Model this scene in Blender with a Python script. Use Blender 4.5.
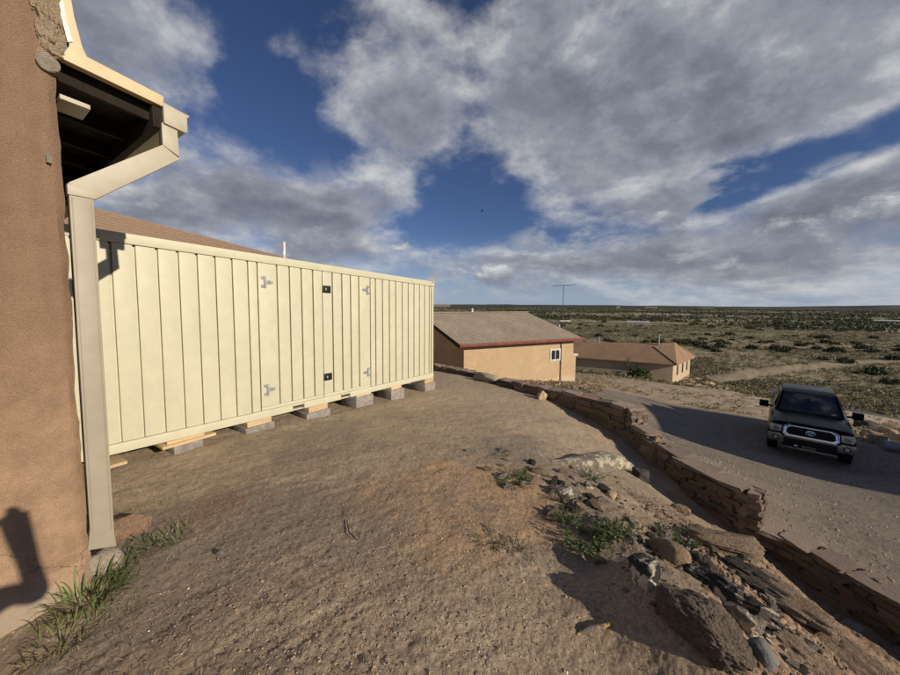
import bpy, bmesh, math, random
import numpy as np
from mathutils import Vector, Matrix, Euler
R = math.radians
random.seed(7); RNG = np.random.default_rng(7)
for o in list(bpy.data.objects): bpy.data.objects.remove(o)
S = bpy.context.scene; COL = S.collection

# ------------------------------------------------------------------ camera
F, PX, PY, PIT, ROL, EYE = 345.0, 450.0, 329.0, R(3.95), R(0.45), 1.7
fw = Vector((0, math.cos(PIT), -math.sin(PIT))); rt0 = Vector((1, 0, 0)); up0 = rt0.cross(fw)
rt = rt0*math.cos(ROL)+up0*math.sin(ROL); up = up0*math.cos(ROL)-rt0*math.sin(ROL)
CAM = Vector((0, 0, EYE))
cd = bpy.data.cameras.new('camera'); cam = bpy.data.objects.new('camera', cd); COL.objects.link(cam)
m = Matrix((rt, up, -fw)).transposed().to_4x4(); m.translation = CAM; cam.matrix_world = m
cd.sensor_width = 36; cd.lens = 36*F/900; cd.shift_y = -(337.5-PY)/900; cd.clip_start = 0.02; cd.clip_end = 30000
S.camera = cam

# ------------------------------------------------------------------ sun, sky, exposure
SUN_AZ, SUN_EL = R(125.8), R(19.7)
sunv = Vector((math.sin(SUN_AZ)*math.cos(SUN_EL), math.cos(SUN_AZ)*math.cos(SUN_EL), math.sin(SUN_EL)))
sl = bpy.data.lights.new('sun', 'SUN'); sl.energy = 3.6; sl.angle = R(0.5); sl.color = (1, .88, .70)
so = bpy.data.objects.new('sun', sl); COL.objects.link(so); so.rotation_euler = sunv.to_track_quat('Z', 'Y').to_euler()
so.location = (20, -15, 20)
S.view_settings.view_transform = 'Standard'; S.view_settings.look = 'None'
S.view_settings.exposure = 0.5; S.view_settings.gamma = 1; S.view_settings.use_curve_mapping = False

class NT:
    """small node helper"""
    def __init__(s, tree): s.t = tree; s.n = tree.nodes; s.l = tree.links
    def new(s, typ, **k):
        x = s.n.new(typ)
        for a, b in k.items(): setattr(x, a, b)
        return x
    def put(s, sock, v):
        if v is None: return
        if isinstance(v, bpy.types.NodeSocket): s.l.new(v, sock)
        else: sock.default_value = v
    def math(s, op, a, b=None, c=None, clamp=False):
        x = s.new('ShaderNodeMath', operation=op, use_clamp=clamp)
        s.put(x.inputs[0], a); s.put(x.inputs[1], b); s.put(x.inputs[2], c); return x.outputs[0]
    def vmath(s, op, a, b=None):
        x = s.new('ShaderNodeVectorMath', operation=op); s.put(x.inputs[0], a); s.put(x.inputs[1], b)
        return x.outputs['Value'] if op in ('DOT_PRODUCT', 'LENGTH') else x.outputs[0]
    def comb(s, a, b, c):
        x = s.new('ShaderNodeCombineXYZ'); s.put(x.inputs[0], a); s.put(x.inputs[1], b); s.put(x.inputs[2], c); return x.outputs[0]
    def noise(s, vec, scale=5, detail=4, rough=.5, dist=0, lac=2):
        x = s.new('ShaderNodeTexNoise'); s.put(x.inputs['Vector'], vec); x.inputs['Scale'].default_value = scale
        x.inputs['Detail'].default_value = detail; x.inputs['Roughness'].default_value = rough
        x.inputs['Distortion'].default_value = dist; x.inputs['Lacunarity'].default_value = lac; return x.outputs[0]
    def ramp(s, v, stops, interp='LINEAR'):
        x = s.new('ShaderNodeValToRGB'); x.color_ramp.interpolation = interp; s.put(x.inputs[0], v)
        e = x.color_ramp.elements
        while len(e) < len(stops): e.new(.5)
        for k, (p, c) in enumerate(stops):
            e[k].position = p; e[k].color = tuple(c)+(1,) if len(c) == 3 else c
        return x.outputs[0]
    def mix(s, f, a, b, mode='MIX'):
        x = s.new('ShaderNodeMix', data_type='RGBA', blend_type=mode); s.put(x.inputs[0], f)
        for sk, v in ((x.inputs[6], a), (x.inputs[7], b)):
            if isinstance(v, tuple) and len(v) == 3: v = v+(1,)
            s.put(sk, v)
        return x.outputs[2]
    def mapr(s, v, a, b, c=0, d=1, smooth=False):
        x = s.new('ShaderNodeMapRange'); x.interpolation_type = 'SMOOTHSTEP' if smooth else 'LINEAR'
        s.put(x.inputs[0], v)
        for k, q in zip((1, 2, 3, 4), (a, b, c, d)): x.inputs[k].default_value = q
        return x.outputs[0]

def pix_dir(x, y):
    d = fw + rt*((x-PX)/F) - up*((y-PY)/F); return d.normalized()

W = bpy.data.worlds.new('World'); S.world = W; W.use_nodes = True; W.node_tree.nodes.clear()
nt = NT(W.node_tree)
sky = nt.new('ShaderNodeTexSky', sky_type='NISHITA', sun_disc=False, sun_elevation=SUN_EL, sun_rotation=SUN_AZ, altitude=1600, air_density=1.0, dust_density=.6, ozone_density=1.6)
tc = nt.new('ShaderNodeTexCoord'); D = tc.outputs['Generated']
sep = nt.new('ShaderNodeSeparateXYZ'); nt.put(sep.inputs[0], D)
dx, dy, dz = sep.outputs
# azimuth / elevation in degrees
AZ = nt.math('MULTIPLY', nt.math('ARCTAN2', dx, dy), 57.2958)
EL = nt.math('MULTIPLY', nt.math('ARCSINE', nt.math('MINIMUM', nt.math('MAXIMUM', dz, -1), 1)), 57.2958)
# cloud coordinates: flattened towards the horizon as layers seen from below
zz = nt.math('MULTIPLY_ADD', nt.math('MAXIMUM', dz, -.02), 1.25, nt.math('MULTIPLY', nt.math('SUBTRACT', 1.0, nt.math('EXPONENT', nt.math('MULTIPLY', nt.math('MAXIMUM', dz, -.02), -6.0))), .32))
def cloud_field(ox, oy, oz):
    q = nt.comb(nt.math('ADD', dx, ox), nt.math('ADD', dy, oy), nt.math('ADD', zz, 3.7+oz))
    big = nt.noise(q, 2.0, 3, .5, .05)
    fine = nt.noise(nt.vmath('MULTIPLY', q, (1, 1, 1.1)), 4.4, 12, .61, .10)
    return nt.math('ADD', nt.math('MULTIPLY', big, .40), nt.math('MULTIPLY', fine, .60))
f0 = cloud_field(0, 0, 0)
f1 = cloud_field(math.sin(SUN_AZ)*.025, math.cos(SUN_AZ)*.025, .045)
# where cloud masses and blue gaps lie: (px, py, half width deg, half height deg, tilt deg, weight) — directions in the sky
BL = [(130,70,11,9,-35,.16),(20,40,14,10,0,.10),(345,70,11,16,-50,.15),(400,140,6,9,-20,.18),(255,45,7,12,-35,-.20),(285,125,7,6,-35,-.26),
      (465,215,14,6,12,-.34),(480,60,5,16,10,-.10),(240,100,7,14,-35,-.03),(165,105,9,5,-35,.05),(640,110,21,13,8,.24),(800,60,22,13,0,.20),(560,45,10,9,0,.10),(745,150,12,3,20,.10),
      (250,195,14,4.5,-6,.26),(385,220,12,4.5,5,.24),(400,258,13,3.5,0,.22),(165,212,8,3,0,.13),(330,262,10,2,0,.08),(490,262,9,2,0,.08),
      (800,165,15,2.4,17,-.29),(690,180,10,2.2,8,-.22),(840,205,13,3.2,8,.22),(650,210,8,2.6,0,.10),(600,228,9,1.6,0,-.08),(560,262,9,2.0,0,.14),
      (680,262,14,3.2,0,.22),(860,258,12,3.6,0,.20),(775,240,10,1.2,10,-.07),(480,292,12,1.2,0,-.05),(110,160,10,4,-10,-.12),(200,140,8,3.5,-20,-.12),
      (600,300,20,1.3,0,.02),(130,235,9,2.4,0,.10)]
acc = None
for (bx, by, sx, sy, ti, w) in BL:
    d = pix_dir(bx, by); a0 = math.degrees(math.atan2(d.x, d.y)); e0 = math.degrees(math.asin(d.z))
    c, s_ = math.cos(R(ti)), math.sin(R(ti)); ce = math.cos(R(e0))
    u = nt.math('MULTIPLY', nt.math('SUBTRACT', AZ, a0), ce); v = nt.math('SUBTRACT', EL, e0)
    p = nt.math('ADD', nt.math('MULTIPLY', u, c/sx), nt.math('MULTIPLY', v, s_/sx))
    q = nt.math('SUBTRACT', nt.math('MULTIPLY', v, c/sy), nt.math('MULTIPLY', u, s_/sy))
    g = nt.math('EXPONENT', nt.math('MULTIPLY', nt.math('ADD', nt.math('MULTIPLY', p, p), nt.math('MULTIPLY', q, q)), -1))
    acc = nt.math('MULTIPLY_ADD', g, w*1.0, acc if acc is not None else 0.0)
dens_raw = nt.math('ADD', nt.math('ADD', nt.math('MULTIPLY', nt.math('SUBTRACT', f0, .5), 1.3), .478), acc)
cov = nt.mapr(dens_raw, .445, .76, 0, 1, True)
thick = nt.mapr(dens_raw, .52, .84, 0, 1, True)
relief = nt.math('MULTIPLY', nt.math('SUBTRACT', f0, f1), 3.8)       # sunward edges are brighter
lit = nt.math('ADD', nt.math('SUBTRACT', 1.0, nt.math('MULTIPLY', thick, .66)), relief, clamp=True)
ccol = nt.ramp(lit, [(0, (.115, .124, .158)), (.35, (.175, .187, .226)), (.65, (.265, .278, .316)), (1, (.53, .525, .52))])
skc = nt.mix(1.0, sky.outputs[0], (.80, .90, 1.25), 'MULTIPLY')
skc = nt.mix(nt.mapr(EL, 0, 12, .75, 0, True), skc, (6.2, 7.6, 10.0))
bg1 = nt.new('ShaderNodeBackground'); nt.put(bg1.inputs[0], skc); bg1.inputs[1].default_value = .037
bg2 = nt.new('ShaderNodeBackground'); nt.put(bg2.inputs[0], ccol); bg2.inputs[1].default_value = .88
# second layer: small heaped clouds low over the horizon, lit on top
def heap(up):
    q = nt.comb(dx, dy, nt.math('ADD', nt.math('MULTIPLY', dz, 1.7), 1.3+up)); return nt.noise(q, 4.6, 9, .58, .3)
g0, g1 = heap(0), heap(.055)
win = nt.math('MULTIPLY', nt.mapr(EL, .3, 3, 0, 1, True), nt.mapr(EL, 12, 23, 1, 0, True))
holes = nt.mapr(acc, -.12, .05, 0, 1)
cov2 = nt.math('MULTIPLY', nt.mapr(g0, .50, .62, 0, 1, True), nt.math('MULTIPLY', win, holes))
lit2 = nt.math('ADD', .34, nt.math('MULTIPLY', nt.math('SUBTRACT', g0, g1), 3.6), clamp=True)
ccol2 = nt.ramp(lit2, [(0, (.115, .122, .155)), (.4, (.19, .20, .235)), (.7, (.33, .34, .365)), (1, (.60, .59, .585))])
ccol = nt.mix(nt.math('MULTIPLY', cov2, .85), ccol, ccol2); nt.put(bg2.inputs[0], ccol); cov = nt.math('MAXIMUM', cov, nt.math('MULTIPLY', cov2, .92))
mx = nt.new('ShaderNodeMixShader'); nt.put(mx.inputs[0], nt.math('MULTIPLY', cov, .96))
nt.l.new(bg1.outputs[0], mx.inputs[1]); nt.l.new(bg2.outputs[0], mx.inputs[2])
wo = nt.new('ShaderNodeOutputWorld'); nt.l.new(mx.outputs[0], wo.inputs[0])

# ------------------------------------------------------------------ helpers
def srgb(r, g, b): return tuple(((c/255+.055)/1.055)**2.4 if c > 10 else c/255/12.92 for c in (r, g, b))
def mat(name, col, rough=.85, metal=0, vary=.12, scale=8, bump=.15, bscale=60, spec=.3, col2=None, objvary=0, coat=0, trans=0, coords='Object', stretch=None):
    M = bpy.data.materials.new(name); M.use_nodes = True; n = NT(M.node_tree); n.n.clear()
    b = n.new('ShaderNodeBsdfPrincipled'); o = n.new('ShaderNodeOutputMaterial'); n.l.new(b.outputs[0], o.inputs[0])
    t = n.new('ShaderNodeTexCoord').outputs[coords]
    if stretch: t = n.vmath('MULTIPLY', t, stretch)
    if objvary:
        oi = n.new('ShaderNodeObjectInfo')
        t = n.vmath('ADD', t, n.comb(n.math('MULTIPLY', oi.outputs['Random'], 37.0), n.math('MULTIPLY', oi.outputs['Random'], 91.0), 0))
    base = tuple(col)+(1,)
    c2 = tuple(col2) if col2 else tuple(c*.6 for c in col)
    nz = n.noise(t, scale, 6, .6)
    cc = n.mix(n.mapr(nz, .5-vary*1.2, .5+vary*1.2+.12, 1, 0, True), base, c2) if vary else base
    if vary:
        nz2 = n.noise(t, scale*7, 3, .6)
        k_ = .98-vary*.9; cc = n.mix(n.mapr(nz2, .35, .65, 0, 1), cc, n.mix(1.0, cc, (k_, k_, k_), 'MULTIPLY'))
    if objvary:
        hs = n.new('ShaderNodeHueSaturation'); n.put(hs.inputs['Value'], n.mapr(oi.outputs['Random'], 0, 1, 1-objvary, 1+objvary))
        n.put(hs.inputs['Color'], cc); cc = hs.outputs[0]
    n.put(b.inputs['Base Color'], cc); b.inputs['Roughness'].default_value = rough; b.inputs['Metallic'].default_value = metal
    b.inputs['Specular IOR Level'].default_value = spec; b.inputs['Coat Weight'].default_value = coat; b.inputs['Coat Roughness'].default_value = .05
    b.inputs['Transmission Weight'].default_value = trans
    if bump:
        bp = n.new('ShaderNodeBump'); bp.inputs['Strength'].default_value = min(1, bump*3); bp.inputs['Distance'].default_value = .02*bump*3
        n.put(bp.inputs['Height'], n.noise(t, bscale, 5, .65)); n.l.new(bp.outputs[0], b.inputs['Normal'])
    return M

def tag(o, label=None, cat=None, group=None, kind=None):
    if label: o['label'] = label
    if cat: o['category'] = cat
    if group: o['group'] = group
    if kind: o['kind'] = kind
    return o
def empty(name, loc, rz=0, **k):
    o = bpy.data.objects.new(name, None); COL.objects.link(o); o.location = loc; o.rotation_euler = (0, 0, rz); o.empty_display_size = .2
    return tag(o, **k)
def link_mesh(name, me, parent=None, loc=(0, 0, 0), mt=None, **k):
    o = bpy.data.objects.new(name, me); COL.objects.link(o); o.location = loc
    if parent: o.parent = parent
    if mt is not None and not me.materials: me.materials.append(mt)
    return tag(o, **k)
class MB:
    def __init__(s): s.v = []; s.f = []
    def add(s, vs, fs):
        k = len(s.v); s.v += [tuple(v) for v in vs]; s.f += [tuple(i+k for i in f) for f in fs]
    def hexa(s, p):  # 4 bottom (ccw from above), 4 top
        s.add(p, [(3, 2, 1, 0), (4, 5, 6, 7), (0, 1, 5, 4), (1, 2, 6, 5), (2, 3, 7, 6), (3, 0, 4, 7)])
    def box(s, x0, x1, y0, y1, z0, z1, M=None):
        p = [Vector(q) for q in ((x0, y0, z0), (x1, y0, z0), (x1, y1, z0), (x0, y1, z0), (x0, y0, z1), (x1, y0, z1), (x1, y1, z1), (x0, y1, z1))]
        if M: p = [M @ q for q in p]
        s.hexa(p)
    def tube(s, path, r, n=8, cap=True):
        path = [Vector(p) for p in path]; rs = r if hasattr(r, '__len__') else [r]*len(path); rings = []
        for i, p in enumerate(path):
            t = (path[min(i+1, len(path)-1)]-path[max(i-1, 0)]).normalized()
            a = t.cross(Vector((0, 0, 1)) if abs(t.z) < .95 else Vector((1, 0, 0))).normalized(); b = t.cross(a)
            rings.append([p+(a*math.cos(2*math.pi*k/n)+b*math.sin(2*math.pi*k/n))*rs[i] for k in range(n)])
        vs = [v for q in rings for v in q]; fs = []
        for i in range(len(path)-1):
            for k in range(n): fs.append((i*n+k, i*n+(k+1) % n, (i+1)*n+(k+1) % n, (i+1)*n+k))
        if cap: fs += [tuple(range(n))[::-1], tuple((len(path)-1)*n+k for k in range(n))]
        s.add(vs, fs)
    def prism(s, poly, a, b, f):  # poly 2D, extruded a..b via f(u,v,w)
        n = len(poly); vs = [f(u, v, a) for u, v in poly]+[f(u, v, b) for u, v in poly]
        s.add(vs, [tuple(range(n))[::-1], tuple(range(n, 2*n))]+[(i, (i+1) % n, n+(i+1) % n, n+i) for i in range(n)])
    def mesh(s, name, mt, bevel=0, smooth=False, segs=2):
        me = bpy.data.meshes.new(name); me.from_pydata([tuple(v) for v in s.v], [], s.f)
        bm = bmesh.new(); bm.from_mesh(me); bmesh.ops.recalc_face_normals(bm, faces=bm.faces)
        if bevel: bmesh.ops.bevel(bm, geom=bm.edges[:], offset=bevel, segments=segs, affect='EDGES', profile=.6, clamp_overlap=True)
        bm.to_mesh(me); bm.free()
        if mt is not None: me.materials.append(mt)
        if smooth or bevel:
            me.shade_smooth()
            if hasattr(me, 'set_sharp_from_angle'): me.set_sharp_from_angle(angle=R(35))
        return me
    def build(s, name, mt, parent=None, bevel=0, smooth=False, **k):
        return link_mesh(name, s.mesh(name, mt, bevel, smooth), parent, **k)

# numpy gradient noise -------------------------------------------------
def _hash(ix, iy, iz):
    h = (ix*374761393 + iy*668265263 + iz*2147483647*3 + 1013904223) & 0xFFFFFFFF
    h = ((h ^ (h >> 13))*1274126177) & 0xFFFFFFFF
    h = ((h ^ (h >> 15))*2246822519) & 0xFFFFFFFF
    return ((h ^ (h >> 16)) & 0xFFFF)/65535.0*2-1
def vnoise(x, y, z=None):
    x = np.asarray(x, float); y = np.asarray(y, float)
    z = np.zeros_like(x)+.5 if z is None else np.asarray(z, float)+np.zeros_like(x)
    ix, iy, iz = np.floor(x).astype(np.int64), np.floor(y).astype(np.int64), np.floor(z).astype(np.int64)
    fx, fy, fz = x-ix, y-iy, z-iz
    s = lambda t: t*t*t*(t*(t*6-15)+10)
    ux, uy, uz = s(fx), s(fy), s(fz); r = 0
    for a in (0, 1):
        for b in (0, 1):
            for c in (0, 1):
                w = (ux if a else 1-ux)*(uy if b else 1-uy)*(uz if c else 1-uz)
                r = r + w*_hash(ix+a, iy+b, iz+c)
    return r
def fbm(x, y, oct=4, z=None, g=.5):
    r, a, t = 0, 1, 0
    for k in range(oct):
        r = r + a*vnoise(x*2**k+k*17.3, y*2**k-k*9.1, None if z is None else z*2**k+k*3.3); t += a; a *= g
    return r/t*1.5
def sm(x, a, b):
    t = np.clip((x-a)/(b-a), 0, 1); return t*t*(3-2*t)

# ------------------------------------------------------------------ terrain heights
def P3(x, y, z):  # the point at height z seen in direction of pixel x,y (used only to write down the survey points)
    d = pix_dir(x, y); p = CAM+d*((z-EYE)/d.z); return (p.x, p.y, z)
WALLC = [(-3, 16.5), (-.2, 13.0), (.9, 11.6), (1.75, 10.2), (3.5, 8.05), (3.93, 7.2), (3.98, 6.3), (3.97, 5.4), (4.25, 4.63), (4.5, 4.40), (4.74, 3.55), (5.05, 2.2), (5.6, .3), (6.2, -2), (9, -12)]
WY = np.array([p[1] for p in WALLC][::-1]); WX = np.array([p[0] for p in WALLC][::-1])
def wallx(y): return np.interp(y, WY, WX)
NEAR = [(0, 0, 0), (0, 1.2, -.0), (-2, 0, -.12), (-1.9, 1.5, -.2), (-3, .9, -.3), (-6, -2, -.3), (0, -4, .1), (3, -3, -.3), (2.6, 0, -.35), (6, -3, -1.2), (5.4, .5, -1.7),
        P3(0, 655, -.28), P3(60, 605, -.24), P3(130, 560, -.2), P3(168, 457, -.25), P3(273, 427, -.264), P3(329, 415, -.34), P3(403, 398, -.457), P3(434, 390, -.507),
        P3(450, 376, -.62), P3(520, 393, -.68), P3(542, 402, -.68), P3(600, 428, -.99), P3(570, 413, -.86), P3(640, 457, -1.18), P3(560, 425, -.72), P3(530, 405, -.70), P3(450, 450, -.24), P3(450, 520, -.1), P3(320, 520, -.1), P3(540, 470, -.32),
        P3(560, 520, -.22), P3(600, 600, -.14), P3(640, 662, -.17), P3(560, 550, -.19), P3(600, 565, -.2),
        P3(640, 575, -.10), P3(690, 640, -.07), P3(730, 674, -.10), P3(612, 530, -.17), P3(655, 545, -.33), P3(700, 572, -.42), P3(745, 605, -.42), P3(785, 645, -.5), P3(825, 674, -.6),
        P3(630, 480, -.88), P3(655, 490, -1.08), P3(600, 485, -.5), P3(690, 493, -1.28), P3(640, 510, -.62), P3(690, 530, -.80), P3(735, 538, -.78), P3(800, 598, -.88), P3(870, 656, -1.0),
        (3.6, 5.2, -1.32), (3.9, 4.4, -1.48), (3.75, 3.7, -1.55), (4.1, 3.2, -1.55), (4.1, 2.5, -1.62), (4.4, 1.5, -1.7), (-6, 6, -.2), (-8, 12, -.4), (-3, 12, -.6), (-10, 2, -.3), (-1, 14, -.9)]
FARP = [(6.73, 18.8, -2.42), (.6, 15.5, -2.0), (-6, 18, -2.2), (-15, 22, -3), (1.5, 13.6, -1.5), P3(600, 400, -1.9), P3(600, 388, -3.0), P3(640, 400, -3.5), P3(650, 440, -2.2),
        P3(800, 525, -1.68), P3(830, 520, -1.9), P3(900, 560, -1.95), P3(900, 600, -1.7), P3(880, 480, -3.1), P3(820, 480, -2.85), (12.4, 10.2, -3.29), (10.9, 11.5, -3.26), (15.4, 14.6, -3.5), (4.3, 7.2, -1.0), (4.4, 5.4, -1.3), (4.7, 4.6, -1.5), (5.3, 3, -1.7),
        P3(700, 400, -4.5), P3(760, 420, -3.6), P3(740, 393, -6.0), P3(575, 371, -6.4), P3(673, 384.5, -7.1), P3(694, 376, -7.1), P3(900, 424, -4.7), P3(900, 419, -4.9), P3(850, 409, -5.2), P3(800, 405, -5.3),
        P3(880, 440, -3.9), (14, 5, -2.6), (22, 6, -3.6), (12, -4, -2.4), (30, 0, -4.2), (6, -3, -1.8), (8, -15, -1.5), (-20, -20, 0), (40, 20, -6.5), (50, 40, -10), (32, 30, -8), (38, 36, -10), (60, 10, -9), (34, 56, -10.2), (10, 55, -9.5),
        (-10, 45, -7), (-40, 40, -7), (60, 60, -10.6), (0, 75, -10.5), (30, 80, -10.5), (-60, 60, -9), (90, 30, -10.5), (80, -30, -8), (-60, 0, -3), (0, -60, 0)]
def rbf_fit(P):
    P = np.array(P); X = P[:, :2]; n = len(X)
    Dm = np.linalg.norm(X[:, None]-X[None], axis=2)
    A = np.zeros((n+3, n+3)); A[:n, :n] = np.sqrt(Dm**2+.09)-1e-3*np.eye(n); A[:n, n] = 1; A[:n, n+1:] = X; A[n, :n] = 1; A[n+1:, :n] = X.T
    w = np.linalg.solve(A, np.r_[P[:, 2], 0, 0, 0]); return X, w
def rbf_eval(fit, x, y):
    X, w = fit; n = len(X); r = w[n]+w[n+1]*x+w[n+2]*y
    for k in range(n): r = r + w[k]*np.sqrt((x-X[k, 0])**2+(y-X[k, 1])**2+.09)
    return r
FN, FF = rbf_fit(NEAR), rbf_fit(FARP)
def base_h(x, y):
    x = np.asarray(x, float); y = np.asarray(y, float); r = np.hypot(x, y)
    hn = rbf_eval(FN, x, y); hf = rbf_eval(FF, x, y)
    # the plain: gently rolling, low mesas along the horizon
    pl = -10.8-1.5*sm(r, 60, 400)+1.3*fbm(x/70, y/70, 3)*sm(r, 50, 120)*(1-sm(r, 200, 900)) + 3.2*fbm(x/330+5, y/330, 3)*sm(r, 250, 900)
    pl = pl + sm(r, 2300, 5200)*(20+24*vnoise(x/1300+3, y/1300)+12*vnoise(x/420, y/420))
    k = sm(r, 55, 85); hf = hf*(1-k)+pl*k
    near = (x < wallx(y)) & (y > -30)
    kb = sm(y, 13.2, 17.5); knear = 1-kb
    kr = 1-sm(r, 14, 22)
    hh = hn*knear*kr+hf*(1-knear*kr)
    return np.where(near, hh, hf), near
def height1(x, y): return float(base_h(np.array([x]), np.array([y]))[0][0])
def gp(px, py, near=None, lo=1.0, hi=3000):
    """point of the ground in that direction"""
    d = pix_dir(px, py); ts = np.geomspace(lo, hi, 900); X = ts*d.x; Y = ts*d.y; Z = EYE+ts*d.z
    H = base_h(X, Y)[0]; b = np.where(Z < H)[0]
    i = b[0] if len(b) else len(ts)-1
    if i > 0:
        f0_, f1_ = Z[i-1]-H[i-1], Z[i]-H[i]; t = ts[i-1]+(ts[i]-ts[i-1])*f0_/(f0_-f1_+1e-9)
    else: t = ts[0]
    return Vector((t*d.x, t*d.y, EYE+t*d.z))

def seg_dist(x, y, pts):
    best = np.full(np.shape(x), 1e9)
    for (a, b), (c, d) in zip(pts[:-1], pts[1:]):
        L2 = (c-a)**2+(d-b)**2; t = np.clip(((x-a)*(c-a)+(y-b)*(d-b))/L2, 0, 1)
        best = np.minimum(best, np.hypot(x-a-t*(c-a), y-b-t*(d-b)))
    return best
ROAD_EDGE = [(-14, 36), (4, 26), (9.5, 22.5), (14.2, 17.6), (18.5, 13.6), (24, 8), (40, -6)]          # far edge of the gravel road
ROAD2 = [(27.6, 24.2), (29.3, 20.8), (36, 13), (60, -8)]                                         # paved road lower down
def relief(x, y, near, r):
    """small relief of the soil, and the colour of the ground"""
    N = len(x)
    wx = wallx(y); e = seg_dist(x, y, ROAD_EDGE)
    # side of road edge
    ex = np.interp(-x, [-40, -24, -18.5, -14.2, -9.5, -4, 14], [-6, 8, 13.6, 17.6, 22.5, 26, 36])
    onroad = (~near) & (y < ex+0) & (r < 70)
    rw = sm(-(y-ex)+.5*fbm(x*.8, y*.8, 3), -.3, .5)*onroad
    d2 = seg_dist(x, y, ROAD2)
    slope_mask = near*sm(x-(.55+.42*y+.22*fbm(x*2.2, y*2.2, 3)), -.1, .35)*(1-sm(y, 3.6, 5.2))*(r < 9)   # rocky bank below the pad
    n1 = fbm(x*1.3, y*1.3, 4); n2 = fbm(x*6, y*6, 4); n3 = fbm(x*19, y*19, 3, g=.6); n4 = vnoise(x*60, y*60)
    # drag marks and tyre ruts running along the pad
    ca, sa = math.cos(R(38)), math.sin(R(38)); al = x*ca+y*sa; ac = -x*sa+y*ca
    st = fbm(al*2.2, ac*13+1.5*n1, 4)
    close = 1-sm(r, 5, 16)
    n5 = vnoise(x*34+5, y*34); hp = .016*n1+.009*n2*(.4+.6*close)+.0052*n3*close+.0030*np.maximum(n5, -.2)*(1-sm(r, 4, 9))+.0022*n4*(1-sm(r, 2, 5))+.006*st*close
    lay = fbm((y*.97-x*.26)*1.3, (x*.97+y*.26)*9+n1*1.6, 4); crack = np.abs(fbm((y*.97-x*.26)*3+4, (x*.97+y*.26)*20+n1*3, 3))
    hb = .05*lay+.014*n2+.014*np.abs(n3)*close-.022*(1-sm(crack, 0, .10))+.004*n4*close
    hr = .012*n1+.010*np.abs(n3)*(1-sm(r, 6, 20))+.004*n4*(1-sm(r, 5, 9))
    hw = .05*n1*sm(r, 12, 30)+.14*sm(r, 25, 60)*fbm(x*.45, y*.45, 3)
    pad = near*(1-slope_mask)
    h_ = pad*hp+slope_mask*hb+(~near)*(rw*hr+(1-rw)*(hr+hw))
    h_ = np.where(d2 < 2.6, h_*.2, h_)
    # --- colour (albedo)
    c = lambda *a: np.array(a)[None, :]
    def mixc(A, B, t): return A*(1-t[:, None])+B*t[:, None]
    dirt = mixc(c(.50, .392, .285)+0*x[:, None], c(.41, .32, .232), sm(n1*.6+n2*.4, -.25, .4))
    dirt = mixc(dirt, c(.29, .235, .185), sm(st*.5+.5*n3, .12, .5)*.8)
    q = np.exp(-(((x-.15)/1.25)**2+((y-3.3)/.95)**2)); q = sm(q+.22*n1+.12*n2, .30, .75)
    dirt = mixc(dirt, c(.56, .36, .215), q*.8)
    q2 = np.exp(-(((x+.35)/.9)**2+((y-3.0)/.5)**2))
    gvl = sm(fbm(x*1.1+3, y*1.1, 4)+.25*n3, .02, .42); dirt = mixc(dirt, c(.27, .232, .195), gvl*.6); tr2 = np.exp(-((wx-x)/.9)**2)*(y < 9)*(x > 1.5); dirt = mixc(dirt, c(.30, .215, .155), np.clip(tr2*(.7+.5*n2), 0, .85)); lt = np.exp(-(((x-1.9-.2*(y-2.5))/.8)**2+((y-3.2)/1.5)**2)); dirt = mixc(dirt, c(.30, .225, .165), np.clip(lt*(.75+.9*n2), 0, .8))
    wr = np.hypot(x+2.1, y-3.1); dirt = mixc(dirt, c(.30, .165, .125), (1-sm(wr, .1, .55))*.5*(n2 > -.2))
    far_pad = sm(y, 4, 9); dirt = mixc(dirt, c(.50, .39, .275), far_pad*.6)
    bank = mixc(c(.46, .325, .22)+0*x[:, None], c(.30, .205, .14), sm(lay*.7+n3*.5, -.15, .35))
    bank = mixc(bank, c(.44, .34, .24), sm(n2*.7+n3*.3, .18, .42)*.7); bank = mixc(bank, c(.12, .09, .07), (1-sm(crack, 0, .08))*.6)
    trench = near*(1-sm(wx-x, .5, 1.3))*sm(x, 2.2, 3.2); bank = mixc(bank, c(.25, .175, .125), trench*.75)
    road = mixc(c(.245, .208, .17)+0*x[:, None], c(.19, .162, .133), sm(n1*.5+n2*.5, -.2, .4)); road = mixc(road, c(.30, .25, .19), sm(n3+.3*n4, .25, .6)*.6)
    road = mixc(road, c(.10, .088, .075), sm(-(n3+.4*n4), .3, .6)*.5)
    tr = sm(fbm(al*.6, (x*.64-y*.77)*1.6, 3), .0, .4); road = mixc(road, c(.25, .21, .165), tr*.35)
    wild = mixc(c(.42, .335, .235)+0*x[:, None], c(.31, .25, .175), sm(n1*.6+n2*.4, -.2, .4))
    g1 = fbm(x/9, y/5, 4); wild = mixc(wild, c(.42, .34, .19), sm(g1+.3*n2, .08, .4)*(1-sm(r, 55, 75))*.55)
    b1 = fbm(x/38+9, y/24, 5); b2 = fbm(x/150, y/60+4, 4); b3 = fbm(x/12, y/7, 4)
    plain = mixc(c(.275, .225, .14)+0*x[:, None], c(.165, .148, .088), sm(b1*.6+b3*.6, -.25, .3))
    plain = mixc(plain, c(.33, .27, .18), sm(b2*.8+b3*.3, .12, .5)*.75)
    plain = mixc(plain, c(.085, .082, .052), sm(-b2+.4*b3, .15, .6)*.5*sm(r, 130, 500))
    b4 = fbm(np.arctan2(x, y)*14, np.log(r+1)*9, 4)
    plain = mixc(plain, c(.17, .165, .085), sm(fbm(np.arctan2(x, y)*9+5, np.log(r+1)*13, 4), .02, .3)*.6*sm(r, 70, 150)); plain = mixc(plain, c(.42, .34, .24), sm(b4, .08, .38)*.65*sm(r, 200, 500)*(1-sm(r, 1600, 2600)))
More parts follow.
